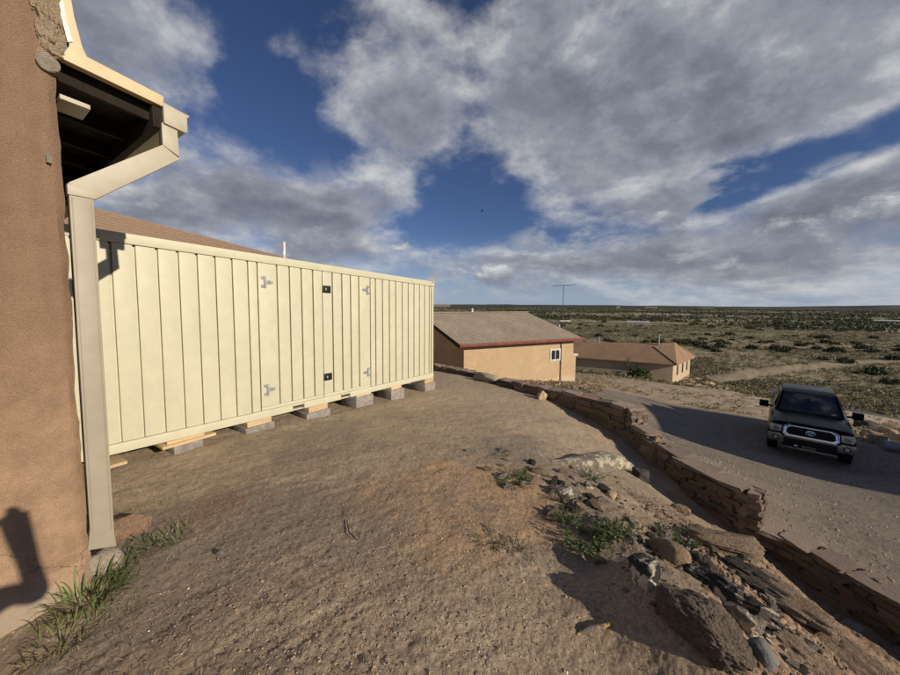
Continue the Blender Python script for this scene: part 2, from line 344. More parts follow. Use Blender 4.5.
    plain = mixc(plain, c(.050, .050, .042), sm(r, 1700, 2900)*(.75+.25*sm(b4, -.2, .2)))
    dp = seg_dist(x, y, [(29, 49), (48, 60), (95, 82), (180, 95)]); plain = mixc(plain, c(.38, .30, .20), (1-sm(dp+1.2*b3, .8, 3.2))*.85)
    wild = mixc(wild, plain, sm(r+8*b3, 48, 62))
    rim = seg_dist(x, y, [(32.5, 43), (31, 38), (29.8, 31), (25, 21.5), (24, 18)]); wild = mixc(wild, c(.60, .50, .36), (1-sm(rim+.9*n1, .3, 1.7))*.8)
    pv = 1-sm(d2+.2*n2, 2.4, 2.8); wild = mixc(wild, c(.105, .105, .11), pv)
    ker = (1-sm(np.abs(seg_dist(x, y, ROAD2)-3.0), .12, .3))*(x+y > 49.0); wild = mixc(wild, c(.5, .44, .35), ker*.9)
    dirt = dirt*np.array([[.985, .985, .975]]); colr = dirt*pad[:, None]+bank*slope_mask[:, None]+((~near)[:, None])*(road*rw[:, None]+wild*(1-rw)[:, None])
    ov = sm(y, 12.5, 15)*near; colr = mixc(colr, c(.33, .26, .18), ov)
    return h_, np.clip(colr, .02, .8)

def terrain():
    az = list(np.linspace(-60, 60, 1060))
    # finer columns toward the frame edges are not needed; coarse all round behind
    az = list(np.arange(-180, -60, 3.0))+az+list(np.arange(63, 180, 3.0))
    az = np.radians(np.array(az)); rs = [.35]
    while rs[-1] < 14000:
        r = rs[-1]; H = 1.7+min(11, max(0, r-4)*.28)
        dr = (r*r+H*H)/H/360
        rs.append(r+float(np.clip(dr, .006, .035*r)))
    rs = np.array(rs); NR, NA = len(rs), len(az)
    A, Rr = np.meshgrid(az, rs); x = (Rr*np.sin(A)).ravel(); y = (Rr*np.cos(A)).ravel(); r = Rr.ravel()
    hh, near = base_h(x, y); dh, colr = relief(x, y, near, r); z = hh+dh
    # flat pads below buildings and car stay untouched; drop nothing
    v = np.stack([x, y, z], 1); v = np.vstack([v, [[0, 0, float(z[0])]]])
    idx = np.arange(NR*NA).reshape(NR, NA); a = idx[:-1]; b = idx[1:]
    an = np.roll(a, -1, 1); bn = np.roll(b, -1, 1)
    q = np.stack([a, an, bn, b], -1).reshape(-1, 4)[:, ::-1]
    me = bpy.data.meshes.new('ground'); nq = len(q); c = NR*NA
    tri = np.stack([np.full(NA, c), np.roll(idx[0], -1), idx[0]], 1)
    me.vertices.add(len(v)); me.vertices.foreach_set('co', v.astype(np.float32).ravel())
    me.loops.add(nq*4+len(tri)*3); me.loops.foreach_set('vertex_index', np.r_[q.ravel(), tri.ravel()].astype(np.int32))
    me.polygons.add(nq+len(tri)); me.polygons.foreach_set('loop_start', np.r_[np.arange(nq)*4, nq*4+np.arange(len(tri))*3].astype(np.int32))
    me.update(calc_edges=True)
    ca = me.color_attributes.new('soil', 'FLOAT_COLOR', 'POINT'); cc = np.ones((len(v), 4), np.float32); cc[:-1, :3] = colr; cc[-1, :3] = colr[0]
    ca.data.foreach_set('color', cc.ravel()); me.shade_smooth()
    M = bpy.data.materials.new('soil'); M.use_nodes = True; n = NT(M.node_tree); n.n.clear()
    bs = n.new('ShaderNodeBsdfPrincipled'); o = n.new('ShaderNodeOutputMaterial'); n.l.new(bs.outputs[0], o.inputs[0])
    at = n.new('ShaderNodeAttribute', attribute_name='soil'); g = n.new('ShaderNodeNewGeometry').outputs['Position']
    cdn = n.new('ShaderNodeVectorMath', operation='LENGTH'); n.put(cdn.inputs[0], g); dist = cdn.outputs['Value']
    f1 = n.noise(g, 44, 6, .78); f2 = n.noise(g, 9, 5, .6); nearw = n.mapr(dist, 5, 30, 1, .15)
    cc = n.mix(n.math('MULTIPLY', n.mapr(f1, .42, .60), nearw), at.outputs['Color'], n.mix(1.0, at.outputs['Color'], (.62, .60, .58), 'MULTIPLY'))
    vor = n.new('ShaderNodeTexVoronoi'); n.put(vor.inputs['Vector'], g); vor.inputs['Scale'].default_value = 46; vor.inputs['Randomness'].default_value = 1
    sp = n.math('MULTIPLY', n.mapr(vor.outputs['Distance'], .16, .26, 1, 0), n.mapr(n.noise(g, 6, 3), .50, .62)); sp = n.math('MULTIPLY', sp, n.mapr(dist, 6, 15, .55, 0))
    spc = n.mix(n.math('FRACT', n.math('MULTIPLY', vor.outputs['Color'], 3.0)), (.52, .46, .38), (.16, .13, .11))
    cc = n.mix(sp, cc, spc)
    n.put(bs.inputs['Base Color'], cc); bs.inputs['Roughness'].default_value = .95; bs.inputs['Specular IOR Level'].default_value = .15
    b1 = n.new('ShaderNodeBump'); b1.inputs['Strength'].default_value = .75; b1.inputs['Distance'].default_value = .018; n.put(b1.inputs['Height'], n.math('ADD', n.math('MULTIPLY', f1, n.math('MULTIPLY', nearw, 1.0)), n.math('MULTIPLY', sp, .8)))
    b2 = n.new('ShaderNodeBump'); b2.inputs['Strength'].default_value = .5; b2.inputs['Distance'].default_value = .03; n.put(b2.inputs['Height'], f2); n.l.new(b1.outputs[0], b2.inputs['Normal'])
    n.l.new(b2.outputs[0], bs.inputs['Normal'])
    me.materials.append(M)
    link_mesh('ground', me, kind='structure', label='dry dirt yard and gravel road falling to a scrubby desert plain')
terrain()
def ground_at(x, y):
    hh, near = base_h(np.array([float(x)]), np.array([float(y)])); d, _ = relief(np.array([float(x)]), np.array([float(y)]), near, np.array([math.hypot(x, y)])); return float(hh[0]+d[0])

# ------------------------------------------------------------------ house at the left
U = Vector((.568, .823, 0)); N = Vector((.823, -.568, 0)); UP = Vector((0, 0, 1)); OH = Vector((-2.46, 2.35, 0))
def HF(t, nn, z): return OH+U*t+N*nn+UP*z
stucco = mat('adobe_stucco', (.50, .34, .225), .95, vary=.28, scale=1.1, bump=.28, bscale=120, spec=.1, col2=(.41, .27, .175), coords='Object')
# stucco colour turns darker and browner higher on the wall, broken by noise
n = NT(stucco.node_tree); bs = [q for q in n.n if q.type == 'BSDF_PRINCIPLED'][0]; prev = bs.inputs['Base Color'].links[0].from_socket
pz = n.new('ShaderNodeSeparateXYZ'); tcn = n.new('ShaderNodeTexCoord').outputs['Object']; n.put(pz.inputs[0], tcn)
upper_tone = n.mapr(n.math('ADD', pz.outputs[2], n.math('MULTIPLY', n.math('SUBTRACT', n.noise(tcn, 1.2, 5, .6), .5), 1.3)), .5, 2.3, 0, 1, True)
streak = n.mapr(n.noise(n.vmath('MULTIPLY', tcn, (9, 9, .7)), 1.0, 5, .6), .45, .7)
speck = n.mapr(n.noise(tcn, 160, 2, .7), .38, .62, .80, 1.08)
c_ = n.mix(n.math('MULTIPLY', upper_tone, .80), prev, (.235, .148, .10)); c_ = n.mix(n.math('MULTIPLY', streak, .22), c_, (.40, .27, .18))
c_ = n.mix(1.0, c_, n.comb(speck, speck, speck), 'MULTIPLY')
cem = n.mapr(n.math('ADD', pz.outputs[2], n.math('MULTIPLY', n.math('SUBTRACT', n.noise(tcn, 3, 5, .6), .5), .25)), .02, .10, 1, 0, True)
c_ = n.mix(n.math('MULTIPLY', cem, .85), c_, (.38, .31, .23)); vo = n.new('ShaderNodeTexVoronoi', feature='DISTANCE_TO_EDGE'); n.put(vo.inputs['Vector'], n.vmath('ADD', n.vmath('MULTIPLY', tcn, (1.4, 1.4, 1.0)), n.comb(n.math('MULTIPLY', n.noise(tcn, 5, 4, .6), .5), 0, n.math('MULTIPLY', n.noise(tcn, 4, 4, .6), .5)))); vo.inputs['Scale'].default_value = 1.3
crk = n.math('MULTIPLY', n.mapr(vo.outputs['Distance'], .002, .006, 1, 0), n.mapr(pz.outputs[2], .35, .9, .75, .0)); c_ = n.mix(crk, c_, (.16, .11, .08))
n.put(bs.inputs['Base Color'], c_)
cream = mat('cream_paint', (.542, .520, .392), .5, vary=.05, scale=.9, bump=.02, bscale=300, spec=.3, col2=(.512, .490, .366))
tanmetal = mat('tan_painted_metal', (.44, .40, .31), .5, vary=.06, scale=2, bump=.02, bscale=200, spec=.35, col2=(.40, .36, .275))
tandark = mat('darker_tan_metal', (.34, .30, .23), .5, vary=.06, scale=1.2, bump=.02, bscale=200, spec=.35, col2=(.30, .26, .20))
yellowtrim = mat('yellow_fascia_paint', (.53, .43, .275), .55, vary=.06, scale=3, bump=.04, bscale=120, col2=(.62, .48, .29))
darkwood = mat('dark_old_wood', (.035, .025, .018), .8, vary=.2, scale=4, bump=.3, bscale=30, stretch=(1, 6, 1))
endgrain = mat('weathered_log_end', (.42, .36, .29), .9, vary=.2, scale=20, bump=.4, bscale=60)
plaster = mat('crumbling_plaster', (.56, .45, .31), .95, vary=.25, scale=7, bump=.9, bscale=40, col2=(.42, .31, .21))
whitemetal = mat('bare_white_metal', (.80, .80, .78), .35, vary=.1, scale=20, bump=.05)
house = empty('adobe_house', OH+UP*-.2, 0, label='brown stucco adobe house at the left edge with cream gutter and downspout', cat='house')
HO = OH+UP*-.2
def place(o, P=None):  # mesh built in world coordinates but parented to an Empty
    return o
def hb(mb, name, mt, bevel=0, parent=None, **k):
    q = parent or house; off = q.matrix_world.translation if False else None
    mb.v = [tuple(Vector(v)-HO) for v in mb.v]; o = mb.build(name, mt, house, bevel=bevel, **k); return o
# wall: front skin as a fine grid with uneven surface, boxed behind
def wall_face():
    bm = MB(); nt_, nz_ = 150, 110; T0, T1 = -7.5, -.078; vs = []
    ts = np.r_[np.linspace(T0, -2.2, 30)[:-1], np.linspace(-2.2, T1, nt_-29)]; zs = np.linspace(-.75, 3.30, nz_)
    TT, ZZ = np.meshgrid(ts, zs); off = .012*fbm(TT.ravel()*1.5, ZZ.ravel()*1.5, 4)+.004*fbm(TT.ravel()*9, ZZ.ravel()*9, 3)
    flare = .10*(1-sm(ZZ.ravel(), -.35, .02))+.05*(ZZ.ravel() < -.02)*sm(TT.ravel(), -.9, -.1); edge = sm(TT.ravel(), T1-.05, T1)
    jag = .012*fbm(ZZ.ravel()*6, ZZ.ravel()*0+3, 3)
    for i in range(len(off)):
        t, z = TT.ravel()[i], ZZ.ravel()[i]
        vs.append(HF(t+edge[i]*(jag[i]), off[i]+flare[i]-.03*edge[i]**2-.0, z))
    f = [(r_*nt_+c, r_*nt_+c+1, (r_+1)*nt_+c+1, (r_+1)*nt_+c) for r_ in range(nz_-1) for c in range(nt_-1)]
    bm.add(vs, f)
    # right return (facade under the porch) and top, as a box going back
    e = [r_*nt_+nt_-1 for r_ in range(nz_)]; k = len(bm.v)
    for i in e: v = Vector(bm.v[i]); bm.v.append(tuple(v-N*7.0-U*0))
    for i in range(nz_-1): bm.f.append((e[i], k+i, k+i+1, e[i+1]))
    return bm
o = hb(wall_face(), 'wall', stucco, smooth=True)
# parapet of broken plaster above the rake, top edge out of the picture
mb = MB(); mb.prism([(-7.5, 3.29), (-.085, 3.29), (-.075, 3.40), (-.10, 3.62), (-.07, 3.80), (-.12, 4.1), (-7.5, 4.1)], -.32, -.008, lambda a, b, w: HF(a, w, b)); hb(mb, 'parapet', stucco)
mb = MB(); mb.prism([(-.16, 3.20), (-.05, 3.26), (-.02, 3.36), (-.015, 3.55), (-.045, 3.72), (-.05, 4.0), (-.13, 4.0), (-.15, 3.6), (-.125, 3.4)], -.3, .004, lambda a, b, w: HF(a, w, b)); hb(mb, 'plaster_edge', plaster, bevel=.006)
def lump(name, seed, dims, rough=.25, sub=3, cuts=6, freq=1.6, pw=3.6, layer=0, pit=0):
    bm = bmesh.new(); bmesh.ops.create_icosphere(bm, subdivisions=sub, radius=1)
    V = np.array([v.co[:] for v in bm.verts]); rg = np.random.default_rng(seed); V = V/(np.sum(np.abs(V)**pw, axis=1)**(1/pw))[:, None]
    for k in range(cuts):
        d = rg.normal(size=3); d /= np.linalg.norm(d); c = rg.uniform(.55, .88); s = V@d; ex = np.maximum(0, s-c); V = V-np.outer(ex*.93, d)
    s = seed*7.7; nn = V/np.linalg.norm(V, axis=1)[:, None]
    a = fbm(V[:, 0]*freq+s, V[:, 1]*freq, 4, V[:, 2]*freq+s); b = fbm(V[:, 0]*freq*4+s, V[:, 1]*freq*4, 3, V[:, 2]*freq*4)
    V = V+nn*(a*rough+b*rough*.35)[:, None]
    if pit:
        pn = fbm(V[:, 0]*11+s, V[:, 1]*11, 3, V[:, 2]*11); V = V-nn*(pit*np.maximum(0, pn+.05))[:, None]+nn*(pit*.5*fbm(V[:, 0]*5, V[:, 1]*5+s, 3, V[:, 2]*5))[:, None]
    if layer:
        q = V[:, 2]*2.4+V[:, 1]*1.2+.6*a; V = V+nn*(layer*(fbm(V[:, 0]*.7+s, q*3.2, 4, V[:, 1]*.8)))[:, None]+np.outer(layer*.7*fbm(V[:, 0]*1.1+s, V[:, 1]*6, 4), [0, 0, 1])
    V = V*np.array(dims)
    for v, c in zip(bm.verts, V): v.co = c
    me = bpy.data.meshes.new(name); bm.to_mesh(me); bm.free(); me.shade_smooth()
    return me
for k, (t, z, sx, sz, sd) in enumerate(((-.125, 3.56, .035, .17, 3), (-.115, 3.38, .035, .09, 5), (-.085, 3.27, .055, .03, 8), (-.06, 3.50, .03, .13, 9), (-.08, 3.38, .03, .07, 12))):
    me = lump('plaster_break', sd, (sx, .022, sz), .35, 4, 3, 2.2, 2.4); me.materials.append(plaster)
    o = link_mesh('plaster_break', me, house, HF(t, .0, z)-HO); o.rotation_euler = (0, 0, math.atan2(U.y, U.x))
mb = MB(); c0 = HF(-.11, -.2, 3.18); mb.tube([c0, HF(-.11, .022, 3.18), HF(-.11, .028, 3.18)], [.052, .052, .046], 20); hb(mb, 'log_end', endgrain)
mb = MB(); mb.prism([(-.145, 2.575), (-.125, 2.57), (-.118, 2.60), (-.128, 2.635), (-.145, 2.63)], .012, .018, lambda a, b, w: HF(a, w, b)); hb(mb, 'plaster_patch', endgrain)
# rake fascia, kicked-up flashing
mb = MB(); mb.prism([(-.055, 3.245), (.462, 3.185), (.468, 3.262), (.066, 3.32), (.047, 3.37), (.018, 3.54), (.004, 3.70), (-.05, 3.70), (-.03, 3.50), (-.012, 3.345)], -.05, .012, lambda a, b, w: HF(a, w, b)); hb(mb, 'rake_fascia', yellowtrim, bevel=.003)
mb = MB(); mb.prism([(-.053, 3.566), (-.031, 3.60), (.003, 3.372), (-.02, 3.359)], .014, .020, lambda a, b, w: HF(a, w, b)); hb(mb, 'metal_strip', whitemetal)
# roof deck over the porch running back, with rafters and boards below
mb = MB(); mb.prism([(-.05, 3.26), (.462, 3.20), (.464, 3.245), (-.05, 3.305)], -6.5, -.052, lambda a, b, w: HF(a, w, b)); hb(mb, 'roof_deck', darkwood)
for k in range(9):
    w0 = -.10-.6*k; mb = MB(); mb.prism([(-.06, 3.145), (.43, 3.09), (.43, 3.19), (-.06, 3.25)], w0-.045, w0, lambda a, b, w: HF(a, w, b)); hb(mb, 'rafter', darkwood, bevel=.004)
mb = MB(); mb.prism([(.405, 3.03), (.46, 3.03), (.46, 3.185), (.405, 3.185)], -6.4, -.02, lambda a, b, w: HF(a, w, b)); hb(mb, 'eave_board', darkwood, bevel=.004)
mb = MB(); mb.prism([(-.06, 3.02), (.08, 3.01), (.08, 3.04), (-.06, 3.05)], -.30, -.06, lambda a, b, w: HF(a, w, b)); hb(mb, 'bracket', tanmetal, bevel=.003)
# gutter: box section, end cap facing the yard
mb = MB(); mb.prism([(.462, 3.065), (.60, 3.045), (.612, 3.06), (.612, 3.165), (.626, 3.172), (.626, 3.188), (.604, 3.19), (.462, 3.215)], -6.5, .018, lambda a, b, w: HF(a, w, b)); hb(mb, 'gutter', tanmetal, bevel=.003)
# downspout: outlet, slanted elbow and long vertical run
sp = empty('downspout', Vector((0, 0, 0)), 0); sp.parent = house
def spb(mb, name, mt=tanmetal, bevel=.004):
    mb.v = [tuple(Vector(v)-HO) for v in mb.v]; return mb.build(name, mt, sp, bevel=bevel)
ff = lambda a, b, w: HF(a, w, b)
mb = MB(); mb.prism([(.452, 3.07), (.55, 3.06), (.556, 2.85), (.452, 2.905)], -.075, .0, ff); spb(mb, 'outlet')
mb = MB(); mb.prism([(.450, 2.903), (.560, 2.833), (.06, 2.395), (-.058, 2.475)], -.078, .004, ff); spb(mb, 'elbow')
mb = MB(); mb.prism([(-.062, 2.40), (.064, 2.40), (.064, 2.44), (-.062, 2.47)], -.082, .008, ff); spb(mb, 'collar', bevel=.003)
mb = MB(); mb.prism([(-.056, 2.42), (.058, 2.42), (.058, .02), (.066, -.075), (-.080, -.02), (-.062, .12)], -.078, 0, ff)
mb.prism([(-.046, 2.39), (-.040, 2.39), (-.046, .10), (-.052, .10)], -.005, .004, ff); mb.prism([(.042, 2.39), (.048, 2.39), (.048, .06), (.042, .06)], -.005, .004, ff); spb(mb, 'vertical_run', mt=tandark, bevel=.003)
# concrete apron at the wall foot
conc = mat('rough_concrete', (.50, .45, .37), .95, vary=.2, scale=6, bump=.6, bscale=45, col2=(.40, .33, .25))
me = lump('splash_block', 21, (.11, .10, .17), .12, 3, 3); me.materials.append(conc); o = link_mesh('splash_block', me, house, HF(-.01, -.03, -.24)-HO); o.rotation_euler = (0, 0, math.atan2(U.y, U.x))

# ------------------------------------------------------------------ storage container
CB = Vector((-3.877, 3.929, -.058)); CU = Vector((.5674, .8232, -.0200)); CN = Vector((.8233, -.5675, 0)); CE = -.35; CL = 6.06; CD = 2.44
def ctop(u): return 2.532-.0150*u
def CF(u, w, z): return CB+CU*u+CN*w+UP*z
box = empty('storage_container', CB, 0, label='long cream painted steel storage container with double side doors raised on blocks', cat='container')
def cb(mb, name, mt=cream, bevel=0, parent=None, **k):
    mb.v = [tuple(Vector(v)-CB) for v in mb.v]; return mb.build(name, mt, parent or box, bevel=bevel, **k)
def cprism(u0, u1, w0, w1, z0a, z1a, name, mt=cream, bevel=.003, parent=None, z0b=None, z1b=None):
    z0b = z0a if z0b is None else z0b; z1b = z1a if z1b is None else z1b
    mb = MB(); mb.hexa([CF(u0, w1, z0a), CF(u1, w1, z0b), CF(u1, w0, z0b), CF(u0, w0, z0a), CF(u0, w1, z1a), CF(u1, w1, z1b), CF(u1, w0, z1b), CF(u0, w0, z1a)])
    return cb(mb, name, mt, bevel, parent)
# back skin in the grooves, far walls, roof
cprism(CE+.02, CL-.03, -CD+.05, -.040, .06, 2.43, 'wall', bevel=0)
cprism(CE, CL, -CD, -.02, ctop(CE)-.03, ctop(CE)-.005, 'roof', bevel=0, z0b=ctop(CL)-.03, z1b=ctop(CL)-.005)
cprism(CE, CL, -.06, .022, ctop(CE)-.085, ctop(CE)+.035, 'top_rail', bevel=.008, z0b=ctop(CL)-.085, z1b=ctop(CL)+.035)
cprism(CL-.07, CL+.0, -.07, .012, .10, ctop(CL)-.088, 'corner_post', bevel=.006)
cprism(CE, CE+.07, -.07, .012, .10, ctop(CE)-.088, 'corner_post', bevel=.006)
cprism(CL-.13, CL+.012, -.14, .030, ctop(CL)-.075, ctop(CL)+.045, 'corner_casting', bevel=.008)
dark = mat('black_void', (.012, .012, .012), .6, vary=0, bump=0)
cprism(CL-.085, CL-.03, .020, .034, ctop(CL)-.0, ctop(CL)+.025, 'casting_hole', dark, bevel=.004)
# bottom rail broken by two fork pockets
for a, b in ((CE, 2.165), (2.375, 3.145), (3.36, CL)): cprism(a, b, -.10, .022, 0, .115, 'bottom_rail', bevel=.006)
for a, b in ((2.167, 2.373), (3.147, 3.358)):
    cprism(a, b, -.10, .022, .085, .115, 'pocket_lintel', bevel=.003); cprism(a, b, -.10, .0, .0, .022, 'pocket_sill', bevel=.003)
    cprism(a-.0, b+.0, -.5, -.09, .022, .085, 'fork_pocket', dark, bevel=0)
# ribbed panels: each pressed panel stands proud of the groove behind it
edges = [-.28, -.18, .033, .241, .452, .664, .871, 1.084, 1.300, 1.514, 1.657]
G = .013
for a, b in zip(edges[:-1], edges[1:]): cprism(a+G, b-G, -.045, 0, .118, ctop(a)-.088, 'panel', bevel=.010)
edges = [3.918, 4.067, 4.270, 4.475, 4.679, 4.896, 5.098, 5.306, 5.514, 5.712, 5.90, CL-.072]
for a, b in zip(edges[:-1], edges[1:]): cprism(a+G, b-G, -.045, 0, .118, ctop(a)-.088, 'panel', bevel=.010)
hingem = mat('galvanised_hinge', (.40, .42, .45), .5, metal=.2, vary=.2, scale=30, bump=.1)
blackp = mat('black_plastic', (.015, .015, .016), .35, vary=0, bump=.02)
def door(u0, u1, grooves, hinge_u, sgn, lockside):
    d = empty('door', (0, 0, 0)); d.parent = box
    zt = ctop(u0)-.095
    cprism(u0+.006, u1-.006, -.045, .0, 2.43, zt, 'header', parent=d, bevel=.003)
    cprism(u0+.006, u1-.006, -.045, .0, .118, .165, 'bottom_edge', parent=d, bevel=.003)
    e = [u0+.006]+grooves+[u1-.006]
    for i, (a, b) in enumerate(zip(e[:-1], e[1:])):
        cprism(a+(G if i else 0), b-(G if i < len(e)-2 else 0), -.045, -.0005, .167, 2.428, 'panel', parent=d, bevel=.009)
    for z in (2.13, .435):
        mb = MB()
        def bx(a, b, c, dd, w=.012):
            a, b = sorted((hinge_u+sgn*a, hinge_u+sgn*b)); mb.hexa([CF(a, w, c), CF(b, w, c), CF(b, .001, c), CF(a, .001, c), CF(a, w, dd), CF(b, w, dd), CF(b, .001, dd), CF(a, .001, dd)])
        bx(-.055, -.016, z+.045, z+.088); bx(-.055, -.016, z-.088, z-.045); bx(-.015, .015, z-.09, z+.09, .02)
        bx(.017, .085, z-.030, z+.030, .010); bx(.086, .125, z-.019, z+.019, .009)
        h_ = cb(mb, 'hinge', hingem, .002, d)
        mb = MB()
        for q in (.03, .055, .09): mb.tube([CF(hinge_u+sgn*q, .008, z), CF(hinge_u+sgn*q, .016, z)], .006, 6)
        mb.v = [tuple(Vector(v)-CB) for v in mb.v]; mb.build('bolt', hingem, h_)
    return d
dl = door(1.659, 2.788, [1.958, 2.168, 2.381, 2.598], 1.762, 1, 1)
dr = door(2.788, 3.916, [3.0, 3.213, 3.417, 3.622], 3.835, -1, 0)
for z in (2.085, .48):
    cprism(2.795, 2.957, -.002, .012, z-.066, z+.066, 'lock_box', blackp, bevel=.006, parent=dr)
    l = cprism(2.835, 2.865, .012, .022, z-.02, z+.02, 'latch', hingem, bevel=.003, parent=dr)

vp = MB(); vb = CF(2.95, -1.5, 2.45); vp.tube([vb, vb+UP*.62], .028, 10); vp.tube([vb+UP*.62, vb+UP*.64], .034, 10)
vp.build('vent_pipe', mat('white_pvc', (.78, .76, .70), .5, vary=.05, bump=0), smooth=True, label='thin white vent pipe sticking up behind the container roof edge', cat='pipe')

# blocks and timbers under the container
blockm = mat('grey_concrete_block', (.50, .45, .41), .95, vary=.15, scale=12, bump=.5, bscale=90, objvary=.07)
woodm = mat('raw_pine_board', (.62, .48, .29), .75, vary=.15, scale=3, bump=.15, bscale=25, objvary=.12, stretch=(1, 14, 14), col2=(.50, .36, .20))
def thing_box(name, u0, u1, w0, w1, z0, z1, mt, label, cat, group, bevel=.008, yaw=0, tilt=0):
    c = CF((u0+u1)/2, (w0+w1)/2, z0); mb = MB(); hx, hy = (u1-u0)/2, (w1-w0)/2
    mb.box(-hx, hx, -hy, hy, 0, z1-z0)
    o = mb.build(name, mt, bevel=bevel, label=label, cat=cat, group=group); o.location = c
    o.rotation_euler = (0, tilt, math.atan2(CU.y, CU.x)+yaw); return o
desc = ['nearest the downspout', 'second from the downspout', 'third from the downspout, left of the doors\' middle', 'fourth from the downspout, below the right door', 'fifth from the downspout', 'last, at the far corner of the container']
short = ['first support', 'second support', 'third support', 'fourth support', 'fifth support', 'sixth support at the far corner']
sup = [(.50, .83, -.185, -.075, 2), (1.38, 1.83, -.18, -.085, 1), (2.41, 2.88, -.24, -.105, 1), (3.47, 3.94, -.285, -.035, 1), (4.48, 4.90, -.30, -.075, 1), (5.65, 6.10, -.33, -.12, 1)]
labs = ['low grey block under the container, closest to the downspout', 'grey block at the second support from the downspout', 'grey block under the middle of the container, third from the downspout', 'tall grey block below the right door, fourth from the downspout', 'grey block at the fifth support from the downspout', 'grey block at the far corner of the container']
for k, (a, b, z0, z1, nw) in enumerate(sup):
    thing_box('concrete_block', a, b, -.40, .05, z0-.03, z1, blockm, labs[k], 'block', 'concrete blocks under the container', yaw=(.06, .04, -.03, .03, -.02, .05)[k])
    if nw == 2:
        thing_box('pine_board', a-.12, b+.16, -.5, .06, z1+.001, z1+.036, woodm, 'long pine board on the block closest to the downspout, splaying out', 'board', 'pine boards under the container', .003, yaw=.05)
        thing_box('pine_board', a-.04, b+.04, -.5, .03, z1+.038, -.001, woodm, 'upper pine board closest to the downspout, under the rail', 'board', 'pine boards under the container', .003, yaw=-.02)
    else:
        t0 = z1+.001
        thing_box('pine_board', a+.04, b-.04, -.5, (.03, .03, .02, .02, .0, .02)[k], t0, -.001, woodm, ['', 'pine shim board on the second block from the downspout', 'pine shim board on the middle block under the container', 'thin pine shim on the tall block below the right door', 'pine shim on the fifth block from the downspout', 'dark pine shim at the far corner of the container'][k], 'board', 'pine boards under the container', .003, yaw=.02)
thing_box('pine_board', -.17, .07, -.5, .0, -.16, -.125, woodm, 'short pine board behind the foot of the downspout', 'board', 'pine boards under the container', .003, yaw=.03)
# back-row blocks glimpsed in the dark below the container
for k, a in enumerate((1.4, 2.45, 3.5, 4.5, 5.6)):
    thing_box('concrete_block', a, a+.4, -2.4, -1.95, -.36-.02*k, -.02, blockm, 'grey block in the shade of the back row under the container', 'block', 'back row of blocks under the container')

# ------------------------------------------------------------------ house with brown roof behind the container
shingle = mat('brown_shingle', (.52, .36, .245), .95, vary=.2, scale=5, bump=.6, bscale=20, col2=(.42, .28, .19), stretch=(1, 1, 6))
stucco2 = mat('tan_stucco', (.62, .42, .25), .95, vary=.12, scale=1.5, bump=.4, bscale=40, col2=(.52, .35, .21))
wing = empty('adobe_house', (-10, 14, -.6), 0, label='house behind the container showing only its brown shingle roof slope', cat='house')
WO = Vector((-10, 14, -.6))
A0, A1 = Vector((-13.9, 12.2, 5.36)), Vector((-5.6, 11.9, 3.28))     # hip line seen against the sky
B0_, B1_ = Vector((-13.9, 9.4, 2.3)), Vector((-5.0, 9.9, 2.3))
rt_w = empty('roof', (0, 0, 0)); rt_w.parent = wing; NC = 26
for k in range(NC):       # lapped shingle courses
    f0_, f1_ = k/NC, (k+1)/NC; q = [B0_.lerp(A0, f0_), B1_.lerp(A1, f0_), B1_.lerp(A1, f1_), B0_.lerp(A0, f1_)]
    nr_ = (q[1]-q[0]).cross(q[3]-q[0]).normalized(); mb = MB()
    mb.hexa([v-WO-nr_*.03 for v in q]+[q[0]-WO+nr_*.013, q[1]-WO+nr_*.013, q[2]-WO+nr_*.004, q[3]-WO+nr_*.004]); mb.build('shingle_course', shingle, rt_w)
mb = MB(); q = [A0, A1, A1+Vector((-1.5, 8, -.2)), A0+Vector((-1.5, 8, -.2))]; mb.hexa([v-WO-UP*.15 for v in q]+[v-WO-UP*.02 for v in q]); mb.build('back_slope', shingle, rt_w)
mb = MB(); mb.hexa([Vector(q)-WO for q in ((-13.8, 9.7, -1.2), (-5.1, 10.2, -1.2), (-6.6, 19, -1.2), (-15.2, 19, -1.2), (-13.8, 9.7, 2.4), (-5.1, 10.2, 2.4), (-6.6, 19, 2.6), (-15.2, 19, 4.6))]); mb.build('wall', stucco2, wing)

# ------------------------------------------------------------------ building with ribbed metal roof (middle)
bld = empty('adobe_storehouse', (.64, 15.5, -2.4), 0, label='long orange stucco building with ribbed tan metal roof and red fascia', cat='building')
BO = Vector((.64, 15.5, -2.4)); B1 = Vector((6.77, 18.8, 0)); bu = Vector((B1.x-BO.x, B1.y-BO.y, 0)); BL_ = bu.length; bu.normalize(); bn = Vector((-bu.y, bu.x, 0))   # bn points away (behind)
ostucco = mat('orange_stucco', (.53, .38, .235), .95, vary=.09, scale=.9, bump=.35, bscale=18, col2=(.455, .33, .205))
n = NT(ostucco.node_tree); bs = [q for q in n.n if q.type == 'BSDF_PRINCIPLED'][0]; prev = bs.inputs['Base Color'].links[0].from_socket
pz = n.new('ShaderNodeSeparateXYZ'); tcn = n.new('ShaderNodeTexCoord').outputs['Object']; n.put(pz.inputs[0], tcn)
worn = n.mapr(n.math('ADD', pz.outputs[2], n.math('MULTIPLY', n.math('SUBTRACT', n.noise(tcn, 2.2, 5, .7), .5), .9)), .15, .42, 1, 0, True)
n.put(bs.inputs['Base Color'], n.mix(n.math('MULTIPLY', worn, .7), prev, (.50, .41, .28)))
roofm = mat('tan_ribbed_metal', (.50, .41, .31), .6, vary=.2, scale=.6, bump=.05, bscale=20, col2=(.37, .30, .225), spec=.3)
redm = mat('red_fascia', (.25, .065, .05), .6, vary=.15, scale=4, bump=.1)
BW = 8.0; EV = 2.38; RISE = 1.25
def bp(a, b, z): return bu*a+bn*b+UP*z
